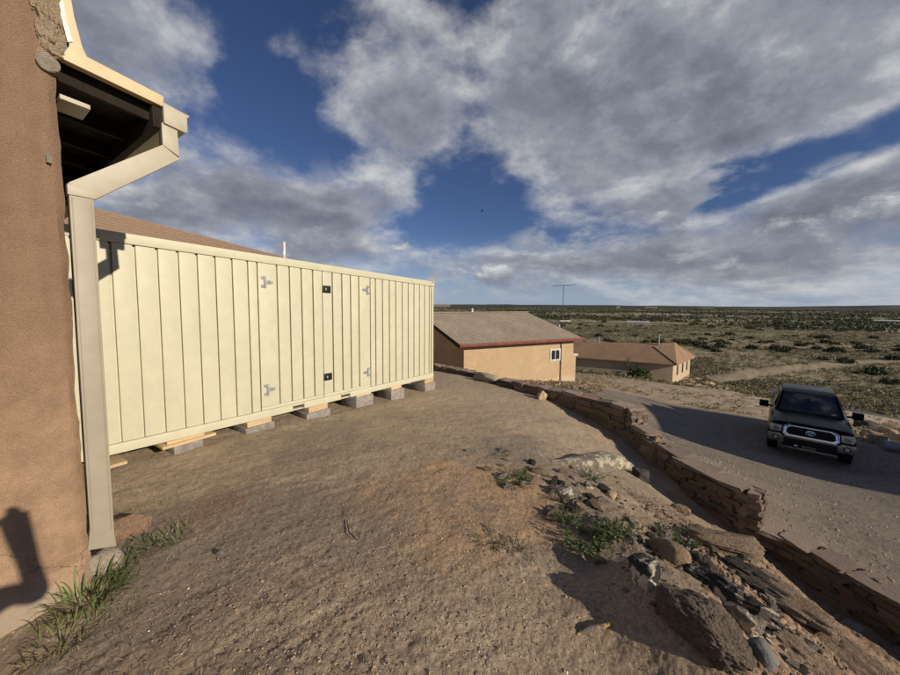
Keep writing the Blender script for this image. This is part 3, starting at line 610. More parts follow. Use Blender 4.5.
mb = MB(); mb.hexa([bp(0, 0, -1), bp(BL_, 0, -1), bp(BL_, BW, -1), bp(0, BW, -1), bp(0, 0, EV), bp(BL_, 0, EV), bp(BL_, BW, EV), bp(0, BW, EV)])
mb.add([bp(0, 0, EV), bp(0, BW, EV), bp(0, BW*.52, EV+RISE-.1), bp(BL_, 0, EV), bp(BL_, BW, EV), bp(BL_, BW*.52, EV+RISE-.1)], [(0, 1, 2), (3, 5, 4), (0, 2, 5, 3), (1, 4, 5, 2)])
mb.build('wall', ostucco, bld)
# two roof slopes with real ribs
for side in (0, 1):
    nr = 34; slope = empty('roof_slope', (0, 0, 0)); slope.parent = bld
    for k in range(nr):
        a0 = -.45+(BL_+.75)*k/nr; a1 = -.45+(BL_+.75)*(k+1)/nr; mb = MB()
        e = (-.45, EV-.02) if side == 0 else (BW+.45, EV-.02); r_ = (BW*.52, EV+RISE+.03)
        w = a1-a0; prof = [(0, 0), (.62, 0), (.72, .016), (.90, .016), (1.0, 0)]
        vs = []
        for (q, hgt) in prof:
            vs.append(bp(a0+w*q, e[0], e[1]+hgt)); vs.append(bp(a0+w*q, r_[0], r_[1]+hgt))
        mb.add(vs, [(2*i, 2*i+2, 2*i+3, 2*i+1) for i in range(4)]); mb.build('roof_panel', roofm, slope)
mb = MB(); mb.box(0, 1, 0, 1, 0, 1); 
def bbox(a0, a1, b0, b1, z0, z1, name, mt, bevel=.01, parent=None, **k):
    mb = MB(); mb.hexa([bp(a0, b0, z0), bp(a1, b0, z0), bp(a1, b1, z0), bp(a0, b1, z0), bp(a0, b0, z1), bp(a1, b0, z1), bp(a1, b1, z1), bp(a0, b1, z1)]); return mb.build(name, mt, parent or bld, bevel=bevel, **k)
bbox(-.5, BL_+.32, -.50, -.44, EV-.11, EV+.03, 'fascia', redm)
bbox(-.5, BL_+.32, -.435, .0, EV-.06, EV-.045, 'soffit', darkwood, bevel=0)
# rake boards on the gable ends
for a in (-.49, BL_+.27):
    mb = MB(); mb.hexa([bp(a, -.44, EV-.16), bp(a+.05, -.44, EV-.16), bp(a+.05, BW*.52, EV+RISE-.13), bp(a, BW*.52, EV+RISE-.13), bp(a, -.44, EV+.0), bp(a+.05, -.44, EV+.0), bp(a+.05, BW*.52, EV+RISE+.03), bp(a, BW*.52, EV+RISE+.03)]); mb.build('rake_board', darkwood, bld)
    mb = MB(); mb.hexa([bp(a, BW+.44, EV-.16), bp(a+.05, BW+.44, EV-.16), bp(a+.05, BW*.52, EV+RISE-.13), bp(a, BW*.52, EV+RISE-.13), bp(a, BW+.44, EV), bp(a+.05, BW+.44, EV), bp(a+.05, BW*.52, EV+RISE+.03), bp(a, BW*.52, EV+RISE+.03)]); mb.build('rake_board', darkwood, bld)
bbox(-.5, BL_+.3, BW*.52-.12, BW*.52+.12, EV+RISE+.05, EV+RISE+.085, 'ridge_cap', roofm)
whitep = mat('white_window_paint', (.80, .78, .72), .5, vary=.05, bump=.02)
glass = mat('dark_window_glass', (.02, .025, .03), .08, vary=0, bump=0, spec=.6)
def bwindow(a0, a1, z0, z1):
    w = bbox(a0, a1, -.03, .03, z0, z1, 'window', whitep)
    g_ = .09; mb = MB(); m_ = (a0+a1)/2
    for q0, q1 in ((a0+g_, m_-.02), (m_+.02, a1-g_)):
        mb = MB(); mb.hexa([bp(q0, -.034, z0+g_), bp(q1, -.034, z0+g_), bp(q1, .0, z0+g_), bp(q0, .0, z0+g_), bp(q0, -.034, z1-g_), bp(q1, -.034, z1-g_), bp(q1, 0, z1-g_), bp(q0, 0, z1-g_)]); mb.build('pane', glass, w)
bwindow(5.25, 5.98, 1.2, 1.85)
# electric conduit and small stack of white boards at the right corner
mb = MB(); mb.tube([bp(6.02, -.04, .05), bp(6.02, -.04, 2.3)], .035, 8); mb.build('conduit', mat('weathered_pipe', (.40, .33, .26), .6, vary=.2, bump=.1), bld)
bbox(BL_+.003, BL_+.33, .1, .9, -.2, 1.35, 'side_cupboard', ostucco, .02); bbox(BL_+.003, BL_+.42, .02, .98, 1.355, 1.47, 'cupboard_lid', whitep, .02)
# window in the shaded gable
mb = MB(); mb.hexa([bp(-.03, 3.0, .9), bp(.0, 3.0, .9), bp(.0, 3.9, .9), bp(-.03, 3.9, .9), bp(-.03, 3.0, 2.0), bp(0, 3.0, 2.0), bp(0, 3.9, 2.0), bp(-.03, 3.9, 2.0)]); w = mb.build('window', whitep, bld)
mb = MB(); mb.hexa([bp(-.036, 3.1, 1.0), bp(-.005, 3.1, 1.0), bp(-.005, 3.8, 1.0), bp(-.036, 3.8, 1.0), bp(-.036, 3.1, 1.9), bp(-.005, 3.1, 1.9), bp(-.005, 3.8, 1.9), bp(-.036, 3.8, 1.9)]); mb.build('pane', glass, w)
# pale ridge vent
vpos = BO+bp(3.0, BW*.52, EV+RISE+.08); mb = MB(); mb.tube([(0, 0, 0), (0, 0, .16)], .07, 10); mb.tube([(0, 0, .16), (0, 0, .22)], [.11, .05], 10)
o = mb.build('roof_vent', whitep, bld); o.location = vpos-BO
# tv antenna on a tall mast behind the building
ap = Vector((8.0, 24.5, 0)); gz = ground_at(ap.x, ap.y); ant = empty('tv_antenna', (ap.x, ap.y, gz), 0, label='thin tv antenna on a tall mast standing behind the red fascia building', cat='antenna')
am = mat('antenna_metal', (.16, .15, .15), .5, metal=.5, vary=.1, bump=0); topz = 3.15-gz
mb = MB(); mb.tube([(0, 0, 0), (0, 0, topz)], .022, 6); mb.build('mast', am, ant)
mb = MB(); mb.tube([(-.75, .0, topz-.04), (.85, .0, topz+.06)], .018, 6); mb.build('boom', am, ant)
for q in np.linspace(-.7, .8, 9):
    mb = MB(); L = .45-.12*q; mb.tube([(q, -L, topz+.01+q*.06), (q, L, topz+.01+q*.06)], .007, 5); mb.build('element', am, ant)
# white pipe frame behind the roof corner
p0 = Vector((7.62, 24.0, 0)); fz = ground_at(p0.x, p0.y); fr = empty('white_shelter', (p0.x, p0.y, fz), 0, label='small white topped frame sticking up beyond the right end of the ribbed roof', cat='shelter')
mb = MB(); zt = .64-fz; mb.box(-.04, .04, -.04, .04, 0, zt); mb.build('post', whitep, fr); mb = MB(); mb.box(-.05, .72, -.2, .2, zt+.002, zt+.07); mb.build('roof', whitep, fr, bevel=.01)
mb = MB(); mb.box(-.035, .7, -.15, .15, zt-.16, zt-.10); mb.build('beam', darkwood, fr)

# ------------------------------------------------------------------ far hip-roofed building
CO_ = Vector((25.5, 39, -7.1)); far = empty('hip_roof_building', CO_, 0, label='long pale stucco building with brown hip roof below the yard', cat='building')
cu = Vector((math.sin(R(46)), math.cos(R(46)), 0)); cv = Vector((math.sin(R(-62)), math.cos(R(-62)), 0)); LU, LV = 8.2, 18.0; EV2 = 2.3
pale = mat('pale_stucco', (.50, .40, .275), .95, vary=.15, scale=.5, bump=.3, bscale=8, col2=(.45, .35, .24))
brroof = mat('brown_shingle_roof', (.34, .215, .135), .95, vary=.18, scale=.6, bump=.6, bscale=10, col2=(.26, .165, .105))
def cp(a, b, z): return cu*a+cv*b+UP*z
mb = MB(); mb.hexa([cp(0, 0, -1.5), cp(LU, 0, -1.5), cp(LU, LV, -1.5), cp(0, LV, -1.5), cp(0, 0, EV2), cp(LU, 0, EV2), cp(LU, LV, EV2), cp(0, LV, EV2)]); mb.build('wall', pale, far)
e = .45; h1, h2 = 4.1, LV-4.1; rz_ = EV2+1.75; m_ = LU/2
P = [cp(-e, -e, EV2+.02), cp(LU+e, -e, EV2+.02), cp(LU+e, LV+e, EV2+.02), cp(-e, LV+e, EV2+.02), cp(2.2, 2.56, 3.9), cp(2.2, h2, 3.9), cp(3.8, .83, 4.4)]
mb = MB(); mb.add(P, [(0, 1, 6), (0, 6, 4), (1, 5, 6), (6, 5, 4), (1, 2, 5), (2, 3, 5), (3, 0, 4, 5)]); mb.add([p-UP*.1 for p in P[:4]], [(0, 1, 2, 3)])
k = len(mb.v); mb.add(P[:4]+[p-UP*.1 for p in P[:4]], [(i, (i+1) % 4, 4+(i+1) % 4, 4+i) for i in range(4)]); rf = mb.build('roof', brroof, far)
for a, b in ((0, 4), (1, 6), (4, 6)):
    q0, q1 = P[a], P[b]; mb = MB(); mb.tube([q0+UP*.03, q1+UP*.03], .07, 6); mb.build('hip_cap', brroof, rf)
frame_m = mat('brown_window_frame', (.24, .15, .085), .8, vary=.1, bump=.05)
for a in (1.6, 4.0, 6.2):
    mb = MB(); mb.hexa([cp(a, -.03, .75), cp(a+.65, -.03, .75), cp(a+.65, .02, .75), cp(a, .02, .75), cp(a, -.03, 1.95), cp(a+.65, -.03, 1.95), cp(a+.65, .02, 1.95), cp(a, .02, 1.95)]); w = mb.build('window', frame_m, far)
    mb = MB(); mb.hexa([cp(a+.1, -.036, .85), cp(a+.55, -.036, .85), cp(a+.55, .0, .85), cp(a+.1, .0, .85), cp(a+.1, -.036, 1.85), cp(a+.55, -.036, 1.85), cp(a+.55, 0, 1.85), cp(a+.1, 0, 1.85)]); mb.build('pane', glass, w)
for a, b, hh in ((3.0, 2.3, 1.75), (2.8, 9.0, 1.1)):
    mb = MB(); base = cp(a, b, 3.55); mb.tube([base, base+UP*hh], .11, 8); mb.tube([base+UP*hh, base+UP*(hh+.12)], [.19, .19], 8); mb.build('stovepipe', hingem, far)
for b in (14, 16.5):
    mb = MB(); base = cp(1.6, b, 3.4); mb.tube([base, base+UP*.35], .09, 8); mb.build('roof_vent', whitep, far)

# ------------------------------------------------------------------ stone retaining wall
stone_cols = [((.40, .30, .19), (.29, .20, .12)), ((.40, .28, .185), (.27, .185, .12)), ((.43, .285, .225), (.33, .20, .16)), ((.30, .24, .18), (.20, .155, .115))]
stone_m = [mat('sandstone_'+nm, tuple(v*1.5 for v in c), .95, vary=.28, scale=9, bump=1.0, bscale=30, col2=c2, objvary=.22) for nm, (c, c2) in zip(('buff', 'brown', 'pink', 'grey'), stone_cols)]
cap_m = mat('pinkish_cap_stone', (.62, .435, .365), .95, vary=.3, scale=5, bump=1.0, bscale=30, col2=(.47, .39, .32), objvary=.2)
mortar = mat('crumbly_mortar', (.50, .43, .345), .98, vary=.3, scale=8, bump=1.0, bscale=35, col2=(.36, .28, .21))
def stone_mesh(seed, mt, sharp=.12):
    bm = bmesh.new(); bmesh.ops.create_cube(bm, size=1); bmesh.ops.subdivide_edges(bm, edges=bm.edges[:], cuts=2, use_grid_fill=True)
    rg = np.random.default_rng(seed); V = np.array([v.co[:] for v in bm.verts])
    c = rg.uniform(-.13, .13, (8, 3))
    for i, s in enumerate(((a, b, d) for a in (-1, 1) for b in (-1, 1) for d in (-1, 1))):
        w = np.prod(.5+V*np.array(s), axis=1)[:, None]; V = V+w*c[i]
    V += rg.normal(0, .045, V.shape); rr = np.linalg.norm(V, axis=1)[:, None]; V = V*(1-.16*np.clip(rr-.62, 0, 1))
    for v, q in zip(bm.verts, V): v.co = q
    me = bpy.data.meshes.new('stone'); bm.to_mesh(me); bm.free(); me.materials.append(mt); me.shade_smooth()
    if hasattr(me, 'set_sharp_from_angle'): me.set_sharp_from_angle(angle=R(28))
    return me
SM = [stone_mesh(100+i, stone_m[i % 4]) for i in range(24)]; CM = [stone_mesh(200+i, cap_m) for i in range(8)]
def wtop(s_):  # top height along the wall, by y
    pass
TOPS = [(16.5, -.65), (13, -.62), (11.6, -.58), (10.75, -.62), (10.2, -.50), (8.05, -.47), (7.15, -.46), (7.05, -.72), (6.5, -.78), (5.4, -.82), (4.66, -.84), (4.64, -1.27), (4.4, -1.29), (3.55, -1.31), (2.2, -1.34), (.3, -1.4), (-2, -1.5)]
TY = np.array([t[0] for t in TOPS][::-1]); TZ = np.array([t[1] for t in TOPS][::-1])
def topz_(y): return float(np.interp(y, TY, TZ))
WO_ = Vector((4, 7, -1)); wall = empty('stone_wall', WO_, 0, label='low stepped retaining wall of rough sandstone between yard and road', cat='wall')
pts = [Vector((x, y, 0)) for x, y in WALLC[:-1]]
# resample the line
line = [];
for a, b in zip(pts[:-1], pts[1:]):
    L = (b-a).length; k = max(1, int(L/.05))
    line += [a.lerp(b, i/k) for i in range(k)]
line.append(pts[-1]); cum = [0]
for a, b in zip(line[:-1], line[1:]): cum.append(cum[-1]+(b-a).length)
def at_s(s):
    s = max(0, min(s, cum[-1]-1e-4)); i = int(np.searchsorted(cum, s, side='right'))-1; i = min(i, len(line)-2)
    f = (s-cum[i])/(cum[i+1]-cum[i]); p = line[i].lerp(line[i+1], f); j0, j1 = max(0, i-3), min(len(line)-1, i+4); t = (line[j1]-line[j0]).normalized(); return p, t
TH = .17
# core of mortar and rubble, in steps following the top
rg = random.Random(5); s = 0; core = MB()
while s < cum[-1]-.1:
    p, t = at_s(s); q, t2 = at_s(s+.10); nn1 = Vector((t.y, -t.x, 0)); nn2 = Vector((t2.y, -t2.x, 0)); z1 = topz_(max(p.y, q.y) if abs(p.y-4.65) > .12 and abs(p.y-7.1) > .12 else p.y)-.05
    z0 = min(height1(p.x-.5, p.y), height1(p.x+.5, p.y))-.4; th = TH-.035
    core.hexa([p-nn1*-th-WO_+UP*z0, p-nn1*th-WO_+UP*z0, q-nn2*th-WO_+UP*z0, q+nn2*th-WO_+UP*z0, p+nn1*th-WO_+UP*z1, p-nn1*th-WO_+UP*z1, q-nn2*th-WO_+UP*z1, q+nn2*th-WO_+UP*z1])
    s += .10
core.build('mortar_core', mortar, wall)
cnt = 0
def stone(p, t, L, Hh, Dp, mesh, tilt=.0):
    global cnt
    o = bpy.data.objects.new('stone', mesh); COL.objects.link(o); o.parent = wall; o.location = p-WO_
    o.rotation_euler = (rg.uniform(-.05, .05)+tilt, rg.uniform(-.05, .05), math.atan2(t.y, t.x)+rg.uniform(-.05, .05)); o.scale = (L, Dp, Hh); cnt += 1
# near-side face courses (side of the yard = to the left, i.e. -x)
def face(s0, s1, side, lmin, lmax, hmin, hmax, gcheck=True):
    s = s0; 
    # build course by course from the top down
    depth = 0; c = 0
    while depth < 1.1:
        hh = rg.uniform(hmin, hmax); s = s0+rg.uniform(-.1, 0)
        while s < s1:
            L = rg.uniform(lmin, lmax); p, t = at_s(s+L/2); nn = Vector((t.y, -t.x, 0))*side
            zt = topz_(p.y)-.065-depth; zg = height1(p.x+nn.x*.3, p.y+nn.y*.3)
            if zt > zg+.0 and s+L < s1+.12:
                stone(p+nn*(TH-.035+rg.uniform(-.015, .02))+UP*(zt-hh/2), t, L*.97, hh*.93, .11, rg.choice(SM), 0)
            s += L
        depth += hh; c += 1
sY = {}
for i, q in enumerate(line):
    for yk in (10.7, 7.1, 4.65, .3):
        if yk not in sY and q.y <= yk: sY[yk] = cum[i]
left = lambda: None
# which side is the yard: tangent runs toward -y, so its left normal (t.y,-t.x) with t=(0,-1) is (-1,0): the yard side
face(.6, sY[7.1], 1, .28, .55, .11, .16)
face(sY[7.1], sY[4.65], 1, .16, .42, .06, .12)
face(sY[4.65], sY[4.65]+3.2, 1, .16, .42, .06, .11)
face(sY[7.1], sY[4.65]+1.6, -1, .25, .5, .11, .17)
# caps
s = .3
while s < cum[-1]-.3:
    L = rg.uniform(.22, .5) if s < sY[7.1] else rg.uniform(.3, .62); p, t = at_s(s+L/2); zt = topz_(p.y)
    jump = any(s < sY[k]+.0 < s+L for k in (7.1, 4.65))
    if jump: L = max(.1, [sY[k] for k in (7.1, 4.65) if s < sY[k] < s+L][0]-s); p, t = at_s(s+L/2); zt = topz_(at_s(s)[0].y)
    if (abs(s-sY[10.7]+.1) < .25 or rg.random() < .10) and not jump:
        s += L*.6; continue
    th = .055 if s > sY[7.1] else rg.uniform(.06, .10)
    stone(p+UP*(zt-th/2+.01+rg.uniform(-.014, .016))+Vector((rg.uniform(-.02, .02), 0, 0)), t, L*.98, th*rg.uniform(.8, 1.4), .36+rg.uniform(-.06, .05), rg.choice(CM if (s > sY[7.1]-.6 or rg.random() < .35) else SM))
    s += L
# end faces of the two steps: small stacked stones
for yk, z0, z1 in ((7.1, -.74, -.50), (4.65, -1.30, -.88)):
    p, t = at_s(sY[yk]-.0); z = z0; nn = Vector((t.y, -t.x, 0))
    while z < z1:
        hh = rg.uniform(.055, .085)
        for w in (-.12, 0.0, .12):
            stone(p+nn*(w+rg.uniform(-.01, .01))+UP*(z+hh/2)+t*(.035+rg.uniform(-.02, .03)), nn, .13, hh*.93, .13, rg.choice(CM if rg.random() < .7 else SM))
        z += hh
ML = [None]*8

# ------------------------------------------------------------------ loose rocks
basalt = mat('brown_vesicular_rock', (.225, .175, .135), .95, vary=.25, scale=8, bump=.8, bscale=45, col2=(.15, .115, .09))
def two_tone(name, a, b, scale=3.0, lo=.5, hi=.53, bump=.8, ca=None):
    M = mat(name, a, .9, vary=.2, scale=9, bump=bump, bscale=40); n = NT(M.node_tree); bs = [q for q in n.n if q.type == 'BSDF_PRINCIPLED'][0]; prev = bs.inputs['Base Color'].links[0].from_socket
    t = n.new('ShaderNodeTexCoord').outputs['Object']
    mk = n.mapr(n.noise(t, scale, 4, .6, .3), lo, hi); n.put(bs.inputs['Base Color'], n.mix(mk, prev, b)); return M
blackwhite = two_tone('black_rock_white_crust', (.075, .07, .068), (.70, .62, .49), 5.0, .49, .53)
greywhite = two_tone('grey_rock_pale_mortar', (.20, .18, .165), (.66, .58, .44), 9.0, .47, .54)
slabm = two_tone('pale_mortared_slab', (.40, .34, .27), (.66, .58, .44), 7.0, .50, .58)
tanrock = mat('tan_sandstone', (.42, .30, .205), .95, vary=.22, scale=8, bump=.7, bscale=40)
greyrock = mat('smooth_grey_stone', (.26, .25, .24), .9, vary=.15, scale=9, bump=.3, bscale=80)
pinkrock = two_tone('purple_rock_white_crust', (.26, .18, .165), (.70, .64, .58), 11.0, .50, .58)
woodrock = mat('layered_brown_rock', (.47, .35, .25), .95, vary=.3, scale=10, bump=1.0, bscale=36, col2=(.34, .24, .165), stretch=(1, 1.4, 2))
paleorange = mat('pale_orange_rock', (.70, .50, .32), .9, vary=.15, scale=9, bump=.4, bscale=50)
darkrock = mat('dark_shale', (.11, .09, .078), .9, vary=.2, scale=9, bump=.9, bscale=30)
redrock = mat('reddish_brown_stone', (.34, .19, .135), .9, vary=.25, scale=5, bump=.5, bscale=40, col2=(.24, .17, .11))
def rock(px, py, dims, seed, mt, label, rz=0, rx=0, ry=0, rough=.2, sub=4, cuts=8, lift=.35, freq=1.6, pw=3.6, layer=0, pit=0, name='rock', cat='rock', group='loose rocks by the retaining wall'):
    g_ = gp(px, py); me = lump(name, seed, dims, rough, sub, cuts, freq, pw, layer, pit); me.materials.append(mt)
    if hasattr(me, 'set_sharp_from_angle'): me.set_sharp_from_angle(angle=R(50))
    o = link_mesh(name, me, None, (g_.x, g_.y, g_.z+dims[2]*lift), label=label, cat=cat, group=group); o.rotation_euler = (rx, ry, rz); return o
rock(702, 630, (.235, .15, .12), 31, basalt, 'big rough brown boulder at the bottom of the picture', rz=R(-66), rx=0, ry=.05, rough=.10, sub=6, lift=.42, cuts=2, freq=2.2, pw=2.4, pit=.09)
rock(645, 580, (.11, .10, .085), 32, blackwhite, 'black rock with a white crusted face beside the big boulder', rz=R(-50), rough=.12, sub=5, lift=.45, cuts=6)
rock(762, 660, (.075, .065, .06), 33, greyrock, 'small smooth grey stone at the lower end of the big boulder', rz=.5, rough=.08, lift=.6, pw=2.3, cuts=3)
rock(732, 606, (.28, .08, .09), 34, blackwhite, 'long dark rock crusted with white mortar behind the big boulder', rz=R(-62), rough=.2, sub=5, lift=.4, layer=.12)
rock(664, 556, (.17, .08, .09), 35, tanrock, 'smooth tan oblong rock above the black and white rock', rz=R(-55), rough=.10, lift=.6, pw=2.8)
rock(694, 568, (.16, .12, .08), 36, darkrock, 'dark broken shale lump right of the tan oblong rock', rz=R(-50), rough=.22, lift=.4, sub=5, layer=.15)
rock(724, 545, (.29, .18, .09), 37, woodrock, 'flat layered sandstone block sticking out towards the wall', rz=R(-28), rough=.07, sub=5, lift=.35, cuts=6, layer=.09)
rock(588, 468, (.92, .24, .12), 38, slabm, 'long broken slab with pale mortar lying in the dirt', rz=R(24), ry=.03, rough=.06, sub=5, lift=.6, cuts=5, layer=.06)
rock(558, 493, (.17, .09, .07), 39, pinkrock, 'purple rock speckled with white beside the green weeds', rz=R(-25), rough=.25, sub=5)
rock(588, 488, (.06, .05, .045), 40, greywhite, 'small pale chunk between the weeds and the long slab', rough=.2, sub=3)
rock(612, 497, (.075, .06, .05), 41, paleorange, 'rounded yellowish cobble among the weeds', rough=.06, sub=3)
rock(601, 523, (.07, .06, .04), 42, greywhite, 'small white crusted stone below the yellowish cobble', rough=.25, sub=3)
rock(678, 512, (.14, .08, .07), 43, tanrock, 'weathered tan stone at the top of the rocky bank', rz=-.5, rough=.2)
rock(542, 399, (.17, .13, .15), 44, paleorange, 'lone pale orange stone lying on the yard below the wall', rz=.4, rough=.12, lift=.55, cuts=10)
rock(487, 382, (.42, .22, .20), 45, conc, 'grey concrete lump fallen in a gap of the wall', rz=-.5, rough=.08, lift=.45, cuts=10)
rock(497, 383, (.25, .18, .15), 46, darkrock, 'dark broken stone in the gap right of the concrete lump', rough=.2, lift=.4)
rock(505, 379, (.12, .12, .17), 47, greyrock, 'small squarish stone standing on end on the wall gap', rough=.08, lift=1.0, cuts=10)
rock(468, 376, (.2, .14, .10), 63, greyrock, 'flat grey stone just behind the container corner on the wall line', rough=.15, lift=.4, cuts=10)
rock(127, 532, (.15, .10, .09), 48, redrock, 'reddish brown stone lying beside the downspout foot', rz=R(35), rough=.12, lift=.5, cuts=4, pw=2.8)
rock(221, 555, (.027, .022, .026), 49, greyrock, 'small grey stone alone on the dirt right of the grass', rough=.12, sub=3, lift=.5)
rock(640, 478, (.18, .12, .12), 52, darkrock, 'dark stone in the shade at the wall foot', rz=.3, rough=.2)
rock(655, 455, (.22, .2, .26), 53, tanrock, 'pale tan boulder leaning on the wall where it steps down', rz=.3, rough=.15, lift=.3)
rock(606, 470, (.14, .1, .07), 54, greywhite, 'mortar streaked chunk under the end of the long slab', rough=.25)
rock(775, 596, (.36, .20, .075), 55, woodrock, 'layered ledge of brown rock on the bank, upper one', rz=R(-72), rough=.20, sub=5, lift=.15, cuts=7, layer=.08)
rock(842, 652, (.36, .22, .075), 56, woodrock, 'layered ledge of brown rock on the bank, lower one near the corner', rz=R(-76), rough=.10, sub=5, lift=.1, cuts=5, layer=.13)
rock(790, 652, (.26, .15, .075), 57, woodrock, 'layered ledge of brown rock just right of the big boulder', rz=R(-72), rough=.20, sub=5, lift=.1, cuts=7, layer=.08)
rock(745, 575, (.26, .12, .06), 58, darkrock, 'dark flaky rock above the layered ledges', rz=R(-66), rough=.16, sub=5, lift=.3, layer=.2)
rock(850, 628, (.10, .07, .05), 59, greyrock, 'grey cobble at the edge of the trench in the lower right corner', rough=.15)
rock(742, 628, (.10, .06, .07), 60, slabm, 'white mortared stone wedged behind the big boulder', rz=R(-60), rough=.25, lift=.9)
for k in range(8):
    src = lump('mortar_lump', 500+k, (1, .6, .5), .35, 3, 4); src.materials.append(mortar); ML[k] = src
for k in range(150):
    s_ = rg.uniform(.6, sY[4.65]+3.1); p, t = at_s(s_); nn = Vector((t.y, -t.x, 0)); q = rg.random()
    if q < .45: pos = p+nn*rg.uniform(-.16, .18)+UP*(topz_(p.y)-.012); sc = rg.uniform(.03, .07)
    else: pos = p+nn*(TH+.012)+UP*(topz_(p.y)-rg.uniform(.08, .5)); sc = rg.uniform(.03, .08)
    if pos.z < height1(p.x+nn.x*.3, p.y+nn.y*.3): continue
    o = link_mesh('mortar_lump', ML[k % 8], wall, pos-WO_); o.scale = (sc, sc*.6, sc*.6); o.rotation_euler = (rg.uniform(-.3, .3), rg.uniform(-.3, .3), math.atan2(t.y, t.x)+rg.uniform(-.3, .3))
# small stones scattered over the bank and wall foot
rr_ = random.Random(11); svar = []
for k in range(10):
    me = lump('pebble', 300+k, (1, .8, .6), .15, 2, 6); svar.append(me)
smat = [tanrock, greyrock, redrock, greywhite, darkrock, paleorange]
for k, me in enumerate(svar): me.materials.append(smat[k % 6])
for k in range(420):
    px, py = rr_.uniform(560, 880), rr_.uniform(455, 670)
    if py < 455+(px-560)*.52 - 10 or py > 560+(px-560)*.55: continue
    g_ = gp(px, py)
    if g_.x > wallx(g_.y)-.35: continue
    sc = rr_.uniform(.008, .03)**1; o = link_mesh('small_rock', svar[k % 10], None, (g_.x, g_.y, g_.z+sc*.2), label='small '+['tan', 'grey', 'reddish', 'white crusted', 'dark', 'yellowish'][k % 10 % 6]+' stone scattered on the rocky bank', cat='stone', group='small stones on the rocky bank'); o.scale = (sc*rr_.uniform(.8, 1.6), sc, sc*.8); o.rotation_euler = (rr_.uniform(-.4, .4), rr_.uniform(-.4, .4), rr_.uniform(0, 6))
# rubble of fist sized rocks along the edge of the yard
rub = []
for k in range(14):
    me = lump('rubble', 400+k, (1, .75, .6), .22, 3, 7); me.materials.append([tanrock, slabm, pinkrock, greyrock, tanrock, greywhite, paleorange, darkrock, redrock, slabm, pinkrock, tanrock, greywhite, darkrock][k]); me.name = 'rubble_rock'
    if hasattr(me, 'set_sharp_from_angle'): me.set_sharp_from_angle(angle=R(40))
    rub.append(me)
spine = [(500, 470), (560, 492), (600, 520), (650, 548), (700, 560), (740, 590), (790, 640), (830, 668)]
for k in range(190):
    f = rr_.random()*(len(spine)-1); i = int(f); f -= i; px = spine[i][0]*(1-f)+spine[i+1][0]*f+rr_.gauss(0, 16); py = spine[i][1]*(1-f)+spine[i+1][1]*f+rr_.gauss(0, 15)-4
    if 660 < px < 755 and 590 < py: continue
    g_ = gp(px, min(py, 674))
    if g_.x > wallx(g_.y)-.35: continue
    sc = rr_.uniform(.016, .055)*(1.25 if g_.y > 3 else .9); o = link_mesh('rubble_rock', rub[k % 14], None, (g_.x, g_.y, g_.z+sc*.25), label='fist sized '+['tan', 'pale mortared', 'purple', 'grey', 'light tan', 'white crusted', 'yellowish', 'dark', 'reddish', 'mortar streaked', 'purple and white', 'brown', 'grey and white', 'blackish'][k % 14]+' rock in the rubble along the yard edge', cat='rock', group='rubble along the yard edge'); o.scale = (sc*rr_.uniform(.8, 1.6), sc, sc*.9); o.rotation_euler = (rr_.uniform(-.5, .5), rr_.uniform(-.5, .5), rr_.uniform(0, 6))
# stick of broken pipe-like wood lying in the shade
g_ = gp(594, 632); mb = MB(); stm = two_tone('lichened_stick', (.26, .24, .22), (.50, .30, .12), 20, .5, .55, .5)
a_ = gp(577, 637); b_ = gp(613, 626); mid = (a_+b_)/2; mb.tube([a_-mid+UP*.012, (a_-mid)*.4+UP*.022+Vector((0, .004, 0)), (b_-mid)*.4+UP*.020, b_-mid+UP*.02], [.009, .014, .013, .007], 9)
mb.build('broken_stick', stm, None, smooth=True, loc=mid, label='short grey and orange piece of broken wood on the dirt near the bottom', cat='stick')
# curved twig
a_, b_, c2_ = gp(347, 521), gp(349, 533), gp(357, 541); mb = MB(); mb.tube([a_-b_+UP*.01, UP*.008, c2_-b_+UP*.008], [.0035, .0045, .003], 6)
mb.build('twig', darkwood, None, smooth=True, loc=b_, label='small curved dark twig on the orange dirt patch', cat='twig')

